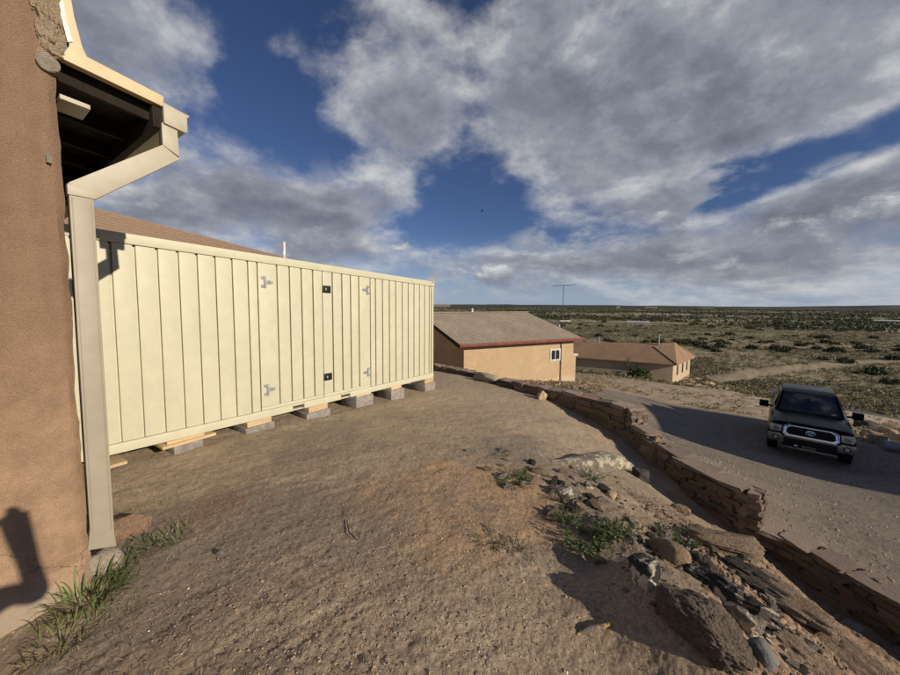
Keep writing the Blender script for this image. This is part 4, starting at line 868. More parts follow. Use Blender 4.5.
# gravel on the yard: uncountable small stones
def scatter_pebbles(n, fn, smin, smax, name, label, mts, seed, share):
    rg_ = np.random.default_rng(seed); base = []
    bm = bmesh.new(); bmesh.ops.create_icosphere(bm, subdivisions=1, radius=1); V0 = np.array([v.co[:] for v in bm.verts]); F0 = np.array([[v.index for v in f.verts] for f in bm.faces]); bm.free()
    xy = fn(rg_, n); n = len(xy); x, y = xy[:, 0], xy[:, 1]
    hh, near = base_h(x, y); d, _ = relief(x, y, near, np.hypot(x, y)); z = hh+d
    sz = smin*(smax/smin)**(rg_.random(n)**3.6); V = V0[None]*(1+rg_.normal(0, .18, (n, len(V0), 1)))*np.stack([rg_.uniform(.8, 1.5, n), rg_.uniform(.7, 1.1, n), rg_.uniform(.35, .8, n)], 1)[:, None]*sz[:, None, None]
    a = rg_.uniform(0, 6.28, n); c, s = np.cos(a)[:, None], np.sin(a)[:, None]
    X = V[..., 0]*c-V[..., 1]*s+x[:, None]; Y = V[..., 0]*s+V[..., 1]*c+y[:, None]; Z = V[..., 2]+z[:, None]+sz[:, None]*.1
    vv = np.stack([X, Y, Z], -1).reshape(-1, 3).astype(np.float32); ff_ = (F0[None]+(np.arange(n)*len(V0))[:, None, None]).reshape(-1, 3).astype(np.int32)
    me = bpy.data.meshes.new(name); me.vertices.add(len(vv)); me.vertices.foreach_set('co', vv.ravel()); me.loops.add(ff_.size); me.loops.foreach_set('vertex_index', ff_.ravel())
    me.polygons.add(len(ff_)); me.polygons.foreach_set('loop_start', np.arange(len(ff_), dtype=np.int32)*3)
    mi = np.repeat(rg_.choice(len(mts), n, p=share), len(F0)).astype(np.int32); me.polygons.foreach_set('material_index', mi); me.update(calc_edges=True)
    for q in mts: me.materials.append(q)
    link_mesh(name, me, kind='stuff', label=label)
peb = [mat('pebble_tan', (.37, .285, .205), .95, vary=0, bump=0), mat('pebble_grey', (.27, .235, .21), .9, vary=0, bump=0), mat('pebble_white', (.62, .56, .48), .85, vary=0, bump=0), mat('pebble_red', (.33, .17, .12), .9, vary=0, bump=0), mat('pebble_dark', (.13, .105, .09), .9, vary=0, bump=0)]
def yard(rg_, n):
    r = 1.1*np.exp(rg_.random(n)*2.2); a = np.radians(rg_.uniform(-56, 58, n)); x, y = r*np.sin(a), r*np.cos(a)
    clus = fbm(x*1.4+2, y*1.4, 3)+.35*fbm(x*5, y*5, 2); k = (x < wallx(y)-.2)&(clus > rg_.uniform(-.35, .6, n))
    t = (x+2.46)*.568+(y-2.35)*.823; nn = (x+2.46)*.823-(y-2.35)*.568; k &= ~((t < .1) & (nn < .1)); return np.stack([x, y], 1)[k]
scatter_pebbles(60000, yard, .0013, .0095, 'yard_gravel', 'fine loose gravel strewn over the dirt yard', peb, 3, [.52, .16, .02, .03, .27])
def roadp(rg_, n):
    r = 4.5*np.exp(rg_.random(n)*1.5); a = np.radians(rg_.uniform(5, 58, n)); x, y = r*np.sin(a), r*np.cos(a); k = (x > wallx(y)+.25); return np.stack([x, y], 1)[k]
scatter_pebbles(9000, roadp, .006, .028, 'road_gravel', 'loose stones on the gravel road beyond the wall', peb, 4, [.40, .38, .0, .0, .22])

# ------------------------------------------------------------------ grass and weeds
def leafmat(name, c, c2, tr=.25):
    M = bpy.data.materials.new(name); M.use_nodes = True; n = NT(M.node_tree); n.n.clear(); o = n.new('ShaderNodeOutputMaterial')
    g_ = n.new('ShaderNodeNewGeometry'); cc = n.mix(g_.outputs['Random Per Island'], c, c2)
    b = n.new('ShaderNodeBsdfPrincipled'); n.put(b.inputs['Base Color'], cc); b.inputs['Roughness'].default_value = .6; b.inputs['Specular IOR Level'].default_value = .25
    t = n.new('ShaderNodeBsdfTranslucent'); n.put(t.inputs[0], cc); m_ = n.new('ShaderNodeMixShader'); m_.inputs[0].default_value = tr
    n.l.new(b.outputs[0], m_.inputs[1]); n.l.new(t.outputs[0], m_.inputs[2]); n.l.new(m_.outputs[0], o.inputs[0]); return M
green = leafmat('green_grass', (.09, .125, .038), (.21, .23, .09)); straw = leafmat('dry_straw', (.44, .36, .23), (.27, .215, .14)); weedg = leafmat('weed_green', (.06, .095, .035), (.145, .185, .08)); sage = leafmat('sage_grey_green', (.13, .12, .068), (.24, .205, .13)); jun = leafmat('juniper_green', (.030, .040, .020), (.065, .075, .035), .1); bushg = leafmat('bush_green', (.05, .07, .025), (.09, .11, .04))
def blade(mb, p, az, L, w, lean, bend=.6, segs=5):
    d = Vector((math.cos(az), math.sin(az), 0)); sd = Vector((-d.y, d.x, 0)); vs = []; pos = Vector(p); ang = lean
    for k in range(segs+1):
        ww = w*(1-(k/segs)**1.6)*.5+.0004; vs += [pos-sd*ww, pos+sd*ww]; pos = pos+(UP*math.cos(ang)+d*math.sin(ang))*(L/segs); ang += bend/segs*(1+k*.5)
    mb.add(vs, [(2*k, 2*k+1, 2*k+3, 2*k+2) for k in range(segs)])
def tuft(name, gpos, n_, rad, L, w, mt, label, cat='grass', seed=0, n2=0, group=None):
    rr = random.Random(seed); root = empty(name, gpos, 0, label=label, cat=cat, group=group)
    for mt_, cnt_, nm, ls in ((mt, n_, 'green_blades', 1), (straw, n2, 'dry_blades', .6)):
        if not cnt_: continue
        mb = MB()
        for k in range(cnt_):
            a = rr.uniform(0, 6.28); q = rad*math.sqrt(rr.random()); x, y = q*math.cos(a), q*math.sin(a)
            blade(mb, (x, y, height1(gpos[0]+x, gpos[1]+y)-gpos[2]-.008), a+rr.uniform(-.8, .8), L*rr.uniform(.45, 1)*ls, w*rr.uniform(.6, 1.1), rr.uniform(.1, .75)+(.6 if ls < 1 else 0), rr.uniform(.4, 1.6))
        mb.build(nm, mt_, root, kind='stuff')
    return root
g_ = gp(88, 600); tuft('grass_tuft', g_, 75, .16, .26, .013, green, 'large green grass tuft against the wall foot below the downspout', seed=1, n2=200)
g_ = gp(62, 640); tuft('grass_tuft', g_, 36, .15, .17, .011, green, 'lower green grass tuft nearest the bottom left corner', seed=2, n2=240)
g_ = gp(122, 566); tuft('grass_tuft', g_, 26, .10, .18, .010, green, 'thin tall grass blades just right of the downspout foot', seed=3, n2=90)
g_ = gp(170, 538); tuft('grass_tuft', g_, 55, .14, .13, .009, green, 'green grass tuft next to the reddish stone', seed=4, n2=60)
g_ = gp(100, 628); tuft('grass_tuft', g_, 60, .2, .07, .005, green, 'sparse dry grass between the tufts at the left', seed=5, n2=220)
g_ = gp(150, 512); tuft('grass_tuft', g_, 60, .22, .05, .005, weedg, 'tiny weeds above the reddish stone', seed=6, n2=60)
g_ = gp(161, 547); mb = MB(); rr = random.Random(3)
for k in range(60): blade(mb, (rr.uniform(-.012, .012), rr.uniform(-.012, .012), 0), rr.uniform(0, 6.28), rr.uniform(.03, .055), .006, rr.uniform(.7, 1.4), .5, 3)
mb.build('dry_seed_head', straw, None, loc=g_, label='bright dry straw rosette in front of the reddish stone', cat='dry plant')
def weed(px, py, rad, hgt, nl, label, seed, mt=weedg, group=None, pos=None, leaf=.022):
    g_ = pos or gp(px, py); rr = random.Random(seed); root = empty('weed_clump', g_, 0, label=label, cat='weeds', group=group); st = MB(); lf = MB()
    nl = int(nl*2.6)
    for k in range(max(6, nl//14)):
        a = rr.uniform(0, 6.28); q = rad*math.sqrt(rr.random())*.5; b0 = Vector((q*math.cos(a), q*math.sin(a), 0)); b0.z = height1(g_.x+b0.x, g_.y+b0.y)-g_.z-.005
        tip = b0+Vector((math.cos(a)*rad*rr.uniform(.2, .7), math.sin(a)*rad*rr.uniform(.2, .7), hgt*rr.uniform(.5, 1))); midp = b0.lerp(tip, .5)+UP*hgt*.12
        st.tube([b0, midp, tip], [.0022, .0018, .001], 4)
        for j in range(14):
            f = rr.uniform(.15, 1); p = b0.lerp(midp, f*2) if f < .5 else midp.lerp(tip, f*2-1); s_ = leaf*rr.uniform(.5, 1.1)
            d = Vector((rr.uniform(-1, 1), rr.uniform(-1, 1), rr.uniform(-.2, .8))).normalized(); e_ = d.cross(Vector((rr.uniform(-1, 1), rr.uniform(-1, 1), 1))).normalized()
            c1 = d*s_; k0 = d.cross(e_)*s_*.15
            lf.add([p, p+c1*.45+e_*s_*.28+k0, p+c1, p+c1*.45-e_*s_*.28+k0], [(0, 1, 2), (0, 2, 3)])
    st.build('stems', mt, root, kind='stuff'); lf.build('leaves', mt, root, kind='stuff'); return root
weed(110, 590, .14, .08, 90, 'leafy weeds among the grass at the downspout foot', 31, leaf=.02)
weed(145, 545, .16, .06, 90, 'leafy weeds round the bright straw rosette', 32, leaf=.016)
weed(512, 482, .24, .06, 260, 'low green weeds at the edge of the orange dirt', 1)
weed(527, 478, .16, .07, 160, 'low green weeds just left of the long slab', 12)
weed(585, 545, .22, .12, 340, 'broad leaved green weeds beside the black rock', 2, leaf=.03)
weed(565, 520, .16, .09, 170, 'green weeds under the purple rock', 3)
weed(618, 535, .18, .11, 240, 'green weeds behind the tan oblong rock', 4, leaf=.028)
weed(668, 538, .14, .10, 170, 'green weeds between tan rock and wall', 5)
weed(688, 545, .12, .10, 150, 'green weeds on the bank, nearest the retaining wall', 6)
weed(590, 478, .2, .07, 160, 'small weeds growing along the long broken slab', 7)
weed(560, 500, .12, .07, 110, 'grey green weeds next to the yellowish cobble', 8, mt=sage)
weed(490, 540, .2, .05, 160, 'dry sprawling weed on the dirt left of the rocks', 9, mt=sage, leaf=.014)
weed(512, 548, .14, .05, 110, 'second dry sprawling weed nearer the rocks', 10, mt=sage, leaf=.014)
weed(640, 500, .3, .06, 190, 'sparse grey weeds on the bank above the rocks', 11, mt=sage, leaf=.016)
weed(500, 455, .16, .04, 120, 'dark small weed above the low green weeds', 14, mt=sage, leaf=.014)
# scattered twigs and dry litter on the ground
def litter():
    rr = random.Random(21); mb = MB()
    for k in range(5200):
        r = 1.4*math.exp(rr.random()*1.5); a = R(rr.uniform(-52, 40)); x, y = r*math.sin(a), r*math.cos(a)
        if x > wallx(y)-.3: continue
        if ((x+2.46)*.568+(y-2.35)*.823) < .1 and ((x+2.46)*.823-(y-2.35)*.568) < .1: continue
        if rr.random() > .25+.75*math.exp(-((x+1.9)**2+(y-2.2)**2)) + .6*math.exp(-((x-1.0)**2+(y-2.9)**2)) + .75*math.exp(-(((x-2.0)/.8)**2+((y-3.2)/1.2)**2)): continue
        z = height1(x, y); L = rr.uniform(.01, .05); b = rr.uniform(0, 3.14); d = Vector((math.cos(b), math.sin(b), rr.uniform(-.1, .25)))*L
        mb.tube([Vector((x, y, z+.008)), Vector((x, y, z+.010))+d*.5+Vector((0, 0, .003)), Vector((x, y, z+.008))+d], [.0012, .0015, .0008], 3, cap=False)
    mb.build('dry_litter', leafmat('litter_brown', (.38, .30, .19), (.17, .12, .08), .05), None, kind='stuff', label='dry stems and straw bits littering the dirt')
litter()
# clumps on road verge, bank and plain
def clumps(n, fn, name, label, mt, smin, smax, seed, tri=12, flat=.7, up_bias=.4):
    rg_ = np.random.default_rng(seed); xy = fn(rg_, n); n = len(xy); x, y = xy[:, 0], xy[:, 1]; z = base_h(x, y)[0]
    sz = rg_.uniform(smin, smax, n) if not callable(smin) else smin(rg_, x, y)
    d = rg_.normal(size=(n, tri, 3)); d[..., 2] = np.abs(d[..., 2])+up_bias*.5; d /= np.linalg.norm(d, axis=-1, keepdims=True)
    c = d*rg_.uniform(.25, .85, (n, tri, 1))*np.array([1, 1, flat]); t = rg_.normal(size=(n, tri, 3)); t -= d*np.sum(t*d, -1, keepdims=True)*.4; t /= np.linalg.norm(t, axis=-1, keepdims=True)
    b = np.cross(d, t); s = rg_.uniform(.20, .42, (n, tri, 1))
    tr = np.stack([c-t*s, c+t*s, c+d*s*1.3+b*s*.5], 2)*sz[:, None, None, None]
    tr[..., 0] += x[:, None, None]; tr[..., 1] += y[:, None, None]; tr[..., 2] += z[:, None, None]
    vv = tr.reshape(-1, 3).astype(np.float32); me = bpy.data.meshes.new(name); me.vertices.add(len(vv)); me.vertices.foreach_set('co', vv.ravel()); me.loops.add(len(vv)); me.loops.foreach_set('vertex_index', np.arange(len(vv), dtype=np.int32))
    me.polygons.add(len(vv)//3); me.polygons.foreach_set('loop_start', np.arange(len(vv)//3, dtype=np.int32)*3); me.update(calc_edges=True); me.materials.append(mt)
    return link_mesh(name, me, kind='stuff', label=label)
def polar(rg_, n, r0, r1, a0, a1):
    r = r0*np.exp(rg_.random(n)*math.log(r1/r0)); a = np.radians(rg_.uniform(a0, a1, n)); return r*np.sin(a), r*np.cos(a)
def in_b(x, y):   # inside building footprints
    k = np.zeros(len(x), bool)
    for O_, a, b, la, lb in ((BO, bu, bn, BL_, BW), (CO_, cu, cv, LU, LV)):
        # oblique footprint test
        M = np.linalg.inv(np.array([[a.x, b.x], [a.y, b.y]])); s = M[0, 0]*(x-O_.x)+M[0, 1]*(y-O_.y); t = M[1, 0]*(x-O_.x)+M[1, 1]*(y-O_.y); k |= (s > -.4) & (s < la+.4) & (t > -.4) & (t < lb+.4)
    return k
def offroad(x, y):
    ex = np.interp(-x, [-40, -24, -18.5, -14.2, -9.5, -4, 14], [-6, 8, 13.6, 17.6, 22.5, 26, 36]); return (y > ex+.2) & (seg_dist(x, y, ROAD2) > 3.4) & ~in_b(x, y)
def verge(rg_, n):
    x, y = polar(rg_, n, 13, 60, 8, 58); g1 = fbm(x/9, y/5, 4)+.3*fbm(x*6, y*6, 4); k = offroad(x, y) & (g1 > rg_.uniform(.0, .45, n)); return np.stack([x, y], 1)[k]
clumps(9000, verge, 'dry_grass', 'dry yellow grass tufts on the slope beyond the gravel road', straw, .06, .20, 31, 14, 1.0, 1.5)
def wallgrass(rg_, n):
    x, y = polar(rg_, n, 16, 21, 12, 24); k = ~in_b(x, y) & (y < 19.3) & (x > wallx(y)+1.5); return np.stack([x, y], 1)[k]
clumps(260, wallgrass, 'dry_grass_by_building', 'dry grass along the foot of the orange stucco wall', straw, .08, .2, 32, 14, 1.1, 1.5)
def scrub(rg_, n):
    x, y = polar(rg_, n, 42, 330, 5, 60); b = fbm(x/38+9, y/24, 5)*.7+.5*fbm(x/12, y/7, 4); pd = seg_dist(x, y, [(29, 49), (48, 60), (95, 82), (180, 95)]); k = offroad(x, y) & (b > rg_.uniform(-.55, .25, n)) & (pd > 2.5); return np.stack([x, y], 1)[k]
clumps(34000, scrub, 'desert_scrub', 'low grey green sagebrush covering the plain', sage, lambda g_, x, y: g_.uniform(.16, .42, len(x))*(1+np.hypot(x, y)/220), 0, 33, 12, .7)
def scrub2(rg_, n):
    x, y = polar(rg_, n, 300, 2600, -6, 60); b = fbm(x/150, y/60+4, 4); k = (b < rg_.uniform(-.4, .5, n)); return np.stack([x, y], 1)[k]
clumps(26000, scrub2, 'distant_scrub', 'dark juniper woodland spread thinly over the far plain', jun, lambda g_, x, y: g_.uniform(1.0, 2.6, len(x))*(1+np.hypot(x, y)/1800), 0, 34, 8, .8)

# junipers one can tell apart
jm = []
for k in range(5):
    rg_ = np.random.default_rng(60+k); n_ = 420; d = rg_.normal(size=(n_, 3)); d[:, 2] = np.abs(d[:, 2])*.9; d /= np.linalg.norm(d, axis=1)[:, None]
    lob = .75+.35*fbm(d[:, 0]*2+k, d[:, 1]*2, 3, d[:, 2]*2); c = d*(lob*rg_.uniform(.55, 1, n_))[:, None]; c[:, 2] = c[:, 2]*.8+.05
    t = rg_.normal(size=(n_, 3)); t /= np.linalg.norm(t, axis=1)[:, None]; b = np.cross(d, t); s = rg_.uniform(.07, .16, n_)[:, None]
    vv = np.stack([c-t*s, c+t*s, c+b*s+d*s], 1).reshape(-1, 3); me = bpy.data.meshes.new('juniper_bush'); me.from_pydata([tuple(q) for q in vv], [], [(3*i, 3*i+1, 3*i+2) for i in range(n_)]); me.materials.append(jun); jm.append(me)
trunkm = mat('juniper_bark', (.16, .12, .09), .95, vary=.2, bump=.3)
tk = MB(); tk.tube([(0, 0, -.1), (.03, 0, .2), (0, .04, .5)], [.09, .06, .03], 6); tkm = tk.mesh('trunk', trunkm)
rr = random.Random(40)
def juniper(x, y, sc, label, group, i):
    z = height1(x, y); r = math.hypot(x, y)
    if r < 150:
        o = empty('juniper_bush', (x, y, z), rr.uniform(0, 6), label=label, cat='bush', group=group); o.scale = (sc, sc, sc)
        c = link_mesh('crown', jm[i % 5], o); link_mesh('trunk', tkm, o)
    else:
        o = link_mesh('juniper_bush', jm[i % 5], None, (x, y, z-.05*sc), label=label, cat='bush', group=group); o.scale = (sc*rr.uniform(.9, 1.3), sc, sc*rr.uniform(.8, 1.1)); o.rotation_euler = (0, 0, rr.uniform(0, 6))
for i, (px, py, sc, lab) in enumerate(((890, 384, 1.5, 'dark bush at the right edge above the truck, nearest of the plain'), (860, 374, .95, 'small round dark bush up left of the bush at the right edge'), (846, 363, 1.9, 'broad dark bush on the plain above the truck roof'), (822, 360, 1.5, 'dark bush left of the broad one above the truck'), (838, 352, 2.1, 'wide dark bush in the row behind, above the truck'), (893, 360, 2.0, 'dark bush at the right edge in the second row'), (872, 352, 2.0, 'dark bush right of the wide one in the row behind'), (780, 352, 1.5, 'lone dark bush left of the bushes above the truck'))):
    g_ = gp(px, py); juniper(g_.x, g_.y, sc, lab, 'bushes near the truck', i)
k = 0; i = 0
while k < 250 and i < 9000:
    i += 1; r = 105*math.exp(rr.random()*1.75); a = R(rr.uniform(2, 56)); x, y = r*math.sin(a), r*math.cos(a)
    if fbm(np.array([x/60.+4]), np.array([y/22.]), 3)[0] < rr.uniform(-.1, .5): continue
    juniper(x, y, rr.uniform(1.0, 2.3)*(1 if r < 200 else 1.25), 'dark green juniper bush dotting the desert plain', 'junipers on the plain', i); k += 1
# white sheds far out
for px, py, L, Hh, lab in ((638, 324, 15, 2.4, 'long white shed far out on the plain, left of centre'), (893, 323, 24, 3.0, 'long white shed far out on the plain at the right edge'), (651, 308.5, 60, 14, 'pale far buildings low on the horizon behind the brown hip roof'), (618, 309, 20, 14, 'white speck of a tower on the horizon'), (707, 309, 50, 9, 'pale far building on the horizon above the plain')):
    d = pix_dir(px, py); g_ = gp(px, py) if py > 315 else None
    if g_ is None:
        r = 2300; g_ = Vector((math.sin(math.atan2(d.x, d.y))*r, math.cos(math.atan2(d.x, d.y))*r, 0)); g_.z = height1(g_.x, g_.y)
    mb = MB(); mb.prism([(-L*.2, 0), (L*.2, 0), (L*.2, Hh*.75), (0, Hh), (-L*.2, Hh*.75)], -L/2, L/2, lambda a, b, w: Vector((w, a, b-.3)))
    rt_ = mb.mesh('white_shed', whitep if py > 315 else pale); root = empty('far_shed', g_, -math.atan2(g_.x, g_.y), label=lab, cat='shed'); link_mesh('wall', rt_, root)
    mb = MB(); mb.prism([(-L*.22, Hh*.72), (0, Hh*1.0), (L*.22, Hh*.72), (L*.22, Hh*.78), (0, Hh*1.06), (-L*.22, Hh*.78)], -L/2-.2, L/2+.2, lambda a, b, w: Vector((w, a, b-.3))); mb.build('roof', whitep if py > 315 else roofm, root)
# shrub and bare tree against the far building
def leafy(pos, w, hgt, n_, mt, label, name='shrub', seed=3):
    rr = random.Random(seed); root = empty(name, pos, 0, label=label, cat='shrub'); lf = MB()
    for k in range(n_):
        a = rr.uniform(0, 6.28); e_ = math.asin(rr.uniform(0, 1)); q = rr.uniform(.5, 1); p = Vector((math.cos(a)*math.cos(e_)*w*q, math.sin(a)*math.cos(e_)*w*q, math.sin(e_)*hgt*q)); s_ = w*.13*rr.uniform(.6, 1.2)
        t = Vector((rr.uniform(-1, 1), rr.uniform(-1, 1), rr.uniform(-1, 1))).normalized(); b = t.cross(Vector((0, 0, 1))).normalized(); lf.add([p-t*s_, p+t*s_, p+b*s_*1.4], [(0, 1, 2)])
    lf.build('foliage', mt, root, kind='stuff'); st = MB()
    for k in range(6):
        a = rr.uniform(0, 6.28); st.tube([(0, 0, -.1), (math.cos(a)*w*.3, math.sin(a)*w*.3, hgt*.6)], [.05, .02], 5)
    st.build('stems', trunkm, root); return root
pb = CO_+cp(-1.3, 3.0, 0); pb.z = height1(pb.x, pb.y); leafy(pb, 1.4, 1.5, 500, bushg, 'dark green shrub against the shaded wall of the hip roofed building')
pb = CO_+cp(-1.0, 4.3, 0); pb.z = height1(pb.x, pb.y); root = empty('bare_tree', pb, 0, label='small leafless tree left of the shrub by the hip roofed building', cat='tree'); rr = random.Random(8)
mb = MB(); mb.tube([(0, 0, -.2), (.05, 0, 1.2), (0, .1, 2.2)], [.07, .05, .03], 6); mb.build('trunk', trunkm, root); mb = MB()
for k in range(26):
    a = rr.uniform(0, 6.28); z0 = rr.uniform(.8, 2.2); L = rr.uniform(.4, 1.0); p = Vector((0, 0, z0)); q = p+Vector((math.cos(a)*L*.6, math.sin(a)*L*.6, L)); mb.tube([p, p.lerp(q, .5)+UP*.05, q], [.018, .012, .005], 4)
mb.build('branches', trunkm, root)
# pale boulders along the verge right of the truck
for k, (px, py, dm, lb) in enumerate(((866, 428, (.55, .35, .3), 'dark boulder just right of the truck mirror'), (874, 436, (.6, .35, .22), 'brown flat rock beside the truck headlight'), (887, 434, (.5, .22, .22), 'pale slanting rock in the verge right of the truck'), (893, 440, (.45, .25, .25), 'pale angular rock at the right edge of the verge'), (880, 441, (.35, .25, .2), 'small brown rock under the pale slanting one'))):
    rock(px, py, dm, 80+k, (darkrock, tanrock, paleorange, paleorange, tanrock)[k], lb, rz=k*.7, rough=.2, sub=3, lift=.3, group='boulders in the verge right of the truck')
g_ = gp(903, 453); drum = empty('metal_drum', g_+UP*.17, R(-38), label='grey metal drum lying on its side at the right edge of the verge', cat='drum')
mb = MB(); mb.tube([(-.5, 0, 0), (-.47, 0, 0), (-.2, 0, 0), (-.17, 0, 0), (-.14, 0, 0), (.14, 0, 0), (.17, 0, 0), (.2, 0, 0), (.47, 0, 0), (.5, 0, 0)], [.21, .20, .20, .215, .20, .20, .215, .20, .20, .21], 20); mb.build('shell', hingem, drum, smooth=True)
for k, (px, py) in enumerate(((878, 444), (870, 442), (884, 430), (892, 428), (897, 431))):
    g_ = gp(px, py); rr = random.Random(50+k); mb = MB()
    for j in range(110): blade(mb, (rr.gauss(0, .28), rr.gauss(0, .2), -.03), rr.uniform(0, 6.28), rr.uniform(.2, .45), .02, rr.uniform(.05, .5), .6, 3)
    rt_ = empty('dry_grass_tuft', g_, 0, label='straw coloured grass tuft among the boulders right of the truck', cat='grass', group='straw tufts right of the truck'); mb.build('blades', straw, rt_, kind='stuff')
# rubble pile by the lit end of the far building
for k in range(16):
    rr = random.Random(70+k); g_ = gp(rr.uniform(680, 712), rr.uniform(375, 386)); me = svar[k % 10]; o = link_mesh('rubble_stone', me, None, g_, label='pale stone in the rubble heap at the lit end of the hip roofed building', cat='stone', group='rubble heap stones'); sc = rr.uniform(.2, .45); o.scale = (sc, sc, sc*.7)
# bird
d = pix_dir(482, 211); bpn = CAM+d*40; mb = MB(); mb.tube([(-.18, 0, 0), (-.08, 0, .01), (.06, 0, .01), (.2, 0, 0)], [.01, .05, .05, .01], 8)
mb.add([(-.05, .02, .02), (.06, .02, .02), (.02, .30, .10), (-.04, .28, .10), (-.10, .52, .03)], [(0, 1, 2, 3), (3, 2, 4)]); mb.add([(-.05, -.02, .02), (.06, -.02, .02), (.02, -.30, .10), (-.04, -.28, .10), (-.10, -.52, .03)], [(0, 1, 2, 3), (3, 2, 4)])
mb.build('bird', mat('bird_black', (.02, .02, .022), .7, vary=0, bump=0), None, loc=bpn, label='tiny dark bird flying high in the blue gap', cat='bird')

# ------------------------------------------------------------------ pickup truck
paint = mat('black_car_paint', (.004, .005, .007), .25, vary=0, bump=0, spec=.12, coat=0)
chrome = mat('chrome', (.90, .90, .88), .12, metal=1, vary=0, bump=0); rubber = mat('tyre_rubber', (.025, .024, .023), .85, vary=.1, bump=.1)
lampg = mat('headlight_lens', (.80, .78, .66), .25, metal=.0, vary=.12, scale=14, bump=0, spec=.7); wglass = mat('tinted_windshield', (.018, .022, .024), .06, vary=0, bump=0, spec=.8)
bumperm = mat('brushed_bumper', (.62, .60, .57), .3, metal=.85, vary=.1, bump=0); yel = mat('plate_yellow', (.22, .20, .10), .6, vary=.1, bump=0)
TC = Vector((11.65, 10.88, 0)); head = Vector((-.690, -.724, 0)); th = math.atan2(head.y, head.x)+R(90)   # local -Y is forward
zf = height1(11.75, 11.3); zl = height1(TC.x+.643*5.5, TC.y+.766*5.5)
print('truck z', zf, zl)
truck = empty('pickup_truck', (TC.x, TC.y, -3.27), th, label='black pickup truck parked facing the camera on the gravel road', cat='pickup truck')
truck.rotation_euler = (0, 0, th)
def loft(sections, cap=True):
    """sections: list of (y, [(x,z)...]) rings"""
    mb = MB(); n_ = len(sections[0][1]); vs = [(x, y, z) for y, ring in sections for x, z in ring]; fs = []
    for i in range(len(sections)-1):
        for k in range(n_): fs.append((i*n_+k, i*n_+(k+1) % n_, (i+1)*n_+(k+1) % n_, (i+1)*n_+k))
    if cap: fs += [tuple(range(n_)), tuple((len(sections)-1)*n_+k for k in range(n_))[::-1]]
    mb.add(vs, fs); return mb
def ring(w, z0, z1, r=.1, ws=None, crown=.0):
    ws = ws or w  # ws = half width at top
    return [(-w+r*.6, z0), (w-r*.6, z0), (w, z0+r), (w, z0+(z1-z0)*.55), (ws, z1-r*.8), (ws-r*1.2, z1-.01), (ws*.45, z1+crown), (-ws*.45, z1+crown), (-ws+r*1.2, z1-.01), (-ws, z1-r*.8), (-w, z0+(z1-z0)*.55), (-w, z0+r)]
# lower body: nose, hood, cab sides, bed
sec = [(.03, ring(.95, .60, 1.10, .06, .88, .0)), (.10, ring(.99, .52, 1.16, .07, .92, .02)), (.40, ring(1.01, .50, 1.20, .08, .94, .035)), (.95, ring(1.02, .48, 1.24, .09, .95, .045)), (1.45, ring(1.01, .48, 1.27, .09, .94, .04)), (1.6, ring(1.01, .48, 1.26, .09, .95, .0)), (4.0, ring(1.01, .48, 1.26, .09, .97)), (4.05, ring(1.01, .48, 1.28, .07, .99)), (5.75, ring(1.0, .52, 1.28, .07, .99)), (5.82, ring(.97, .58, 1.24, .07, .97))]
loft(sec).build('body', paint, truck, smooth=True)
# cab
cab = [(1.30, [(-.78, 1.20), (.78, 1.20), (.80, 1.24), (-.80, 1.24)]), (1.42, [(-.86, 1.2), (.86, 1.2), (.84, 1.30), (-.84, 1.30)]), (2.10, [(-.92, 1.2), (.92, 1.2), (.70, 1.86), (-.70, 1.86)]), (2.45, [(-.92, 1.2), (.92, 1.2), (.68, 1.93), (-.68, 1.93)]), (3.6, [(-.92, 1.2), (.92, 1.2), (.67, 1.91), (-.67, 1.91)]), (3.95, [(-.92, 1.2), (.92, 1.2), (.68, 1.82), (-.68, 1.82)]), (4.02, [(-.9, 1.2), (.9, 1.2), (.80, 1.4), (-.80, 1.4)])]
loft(cab).build('cab', paint, truck, bevel=.015)
mb = MB(); a, b = (1.36, 1.285), (2.07, 1.845)
def wq(y, z, x): return Vector((x, y, z))
mb.hexa([Vector((-.76, a[0]-.01, a[1])), Vector((.76, a[0]-.01, a[1])), Vector((.76, a[0]+.05, a[1])), Vector((-.76, a[0]+.05, a[1])), Vector((-.63, b[0]-.035, b[1])), Vector((.63, b[0]-.035, b[1])), Vector((.63, b[0]+.03, b[1])), Vector((-.63, b[0]+.03, b[1]))])
ws_ = mb.build('windshield', wglass, truck, bevel=.006)
mb = MB(); mb.hexa([Vector(q) for q in ((.54, 1.385, 1.34), (.66, 1.385, 1.34), (.66, 1.40, 1.34), (.54, 1.40, 1.34), (.53, 1.40, 1.37), (.65, 1.40, 1.37), (.65, 1.42, 1.37), (.53, 1.42, 1.37))]); mb.build('sticker', whitep, ws_)
mb = MB(); mb.tube([(.10, 1.86, 1.70), (.10, 1.84, 1.64)], [.05, .04], 8); mb.build('mirror_badge', hingem, ws_)
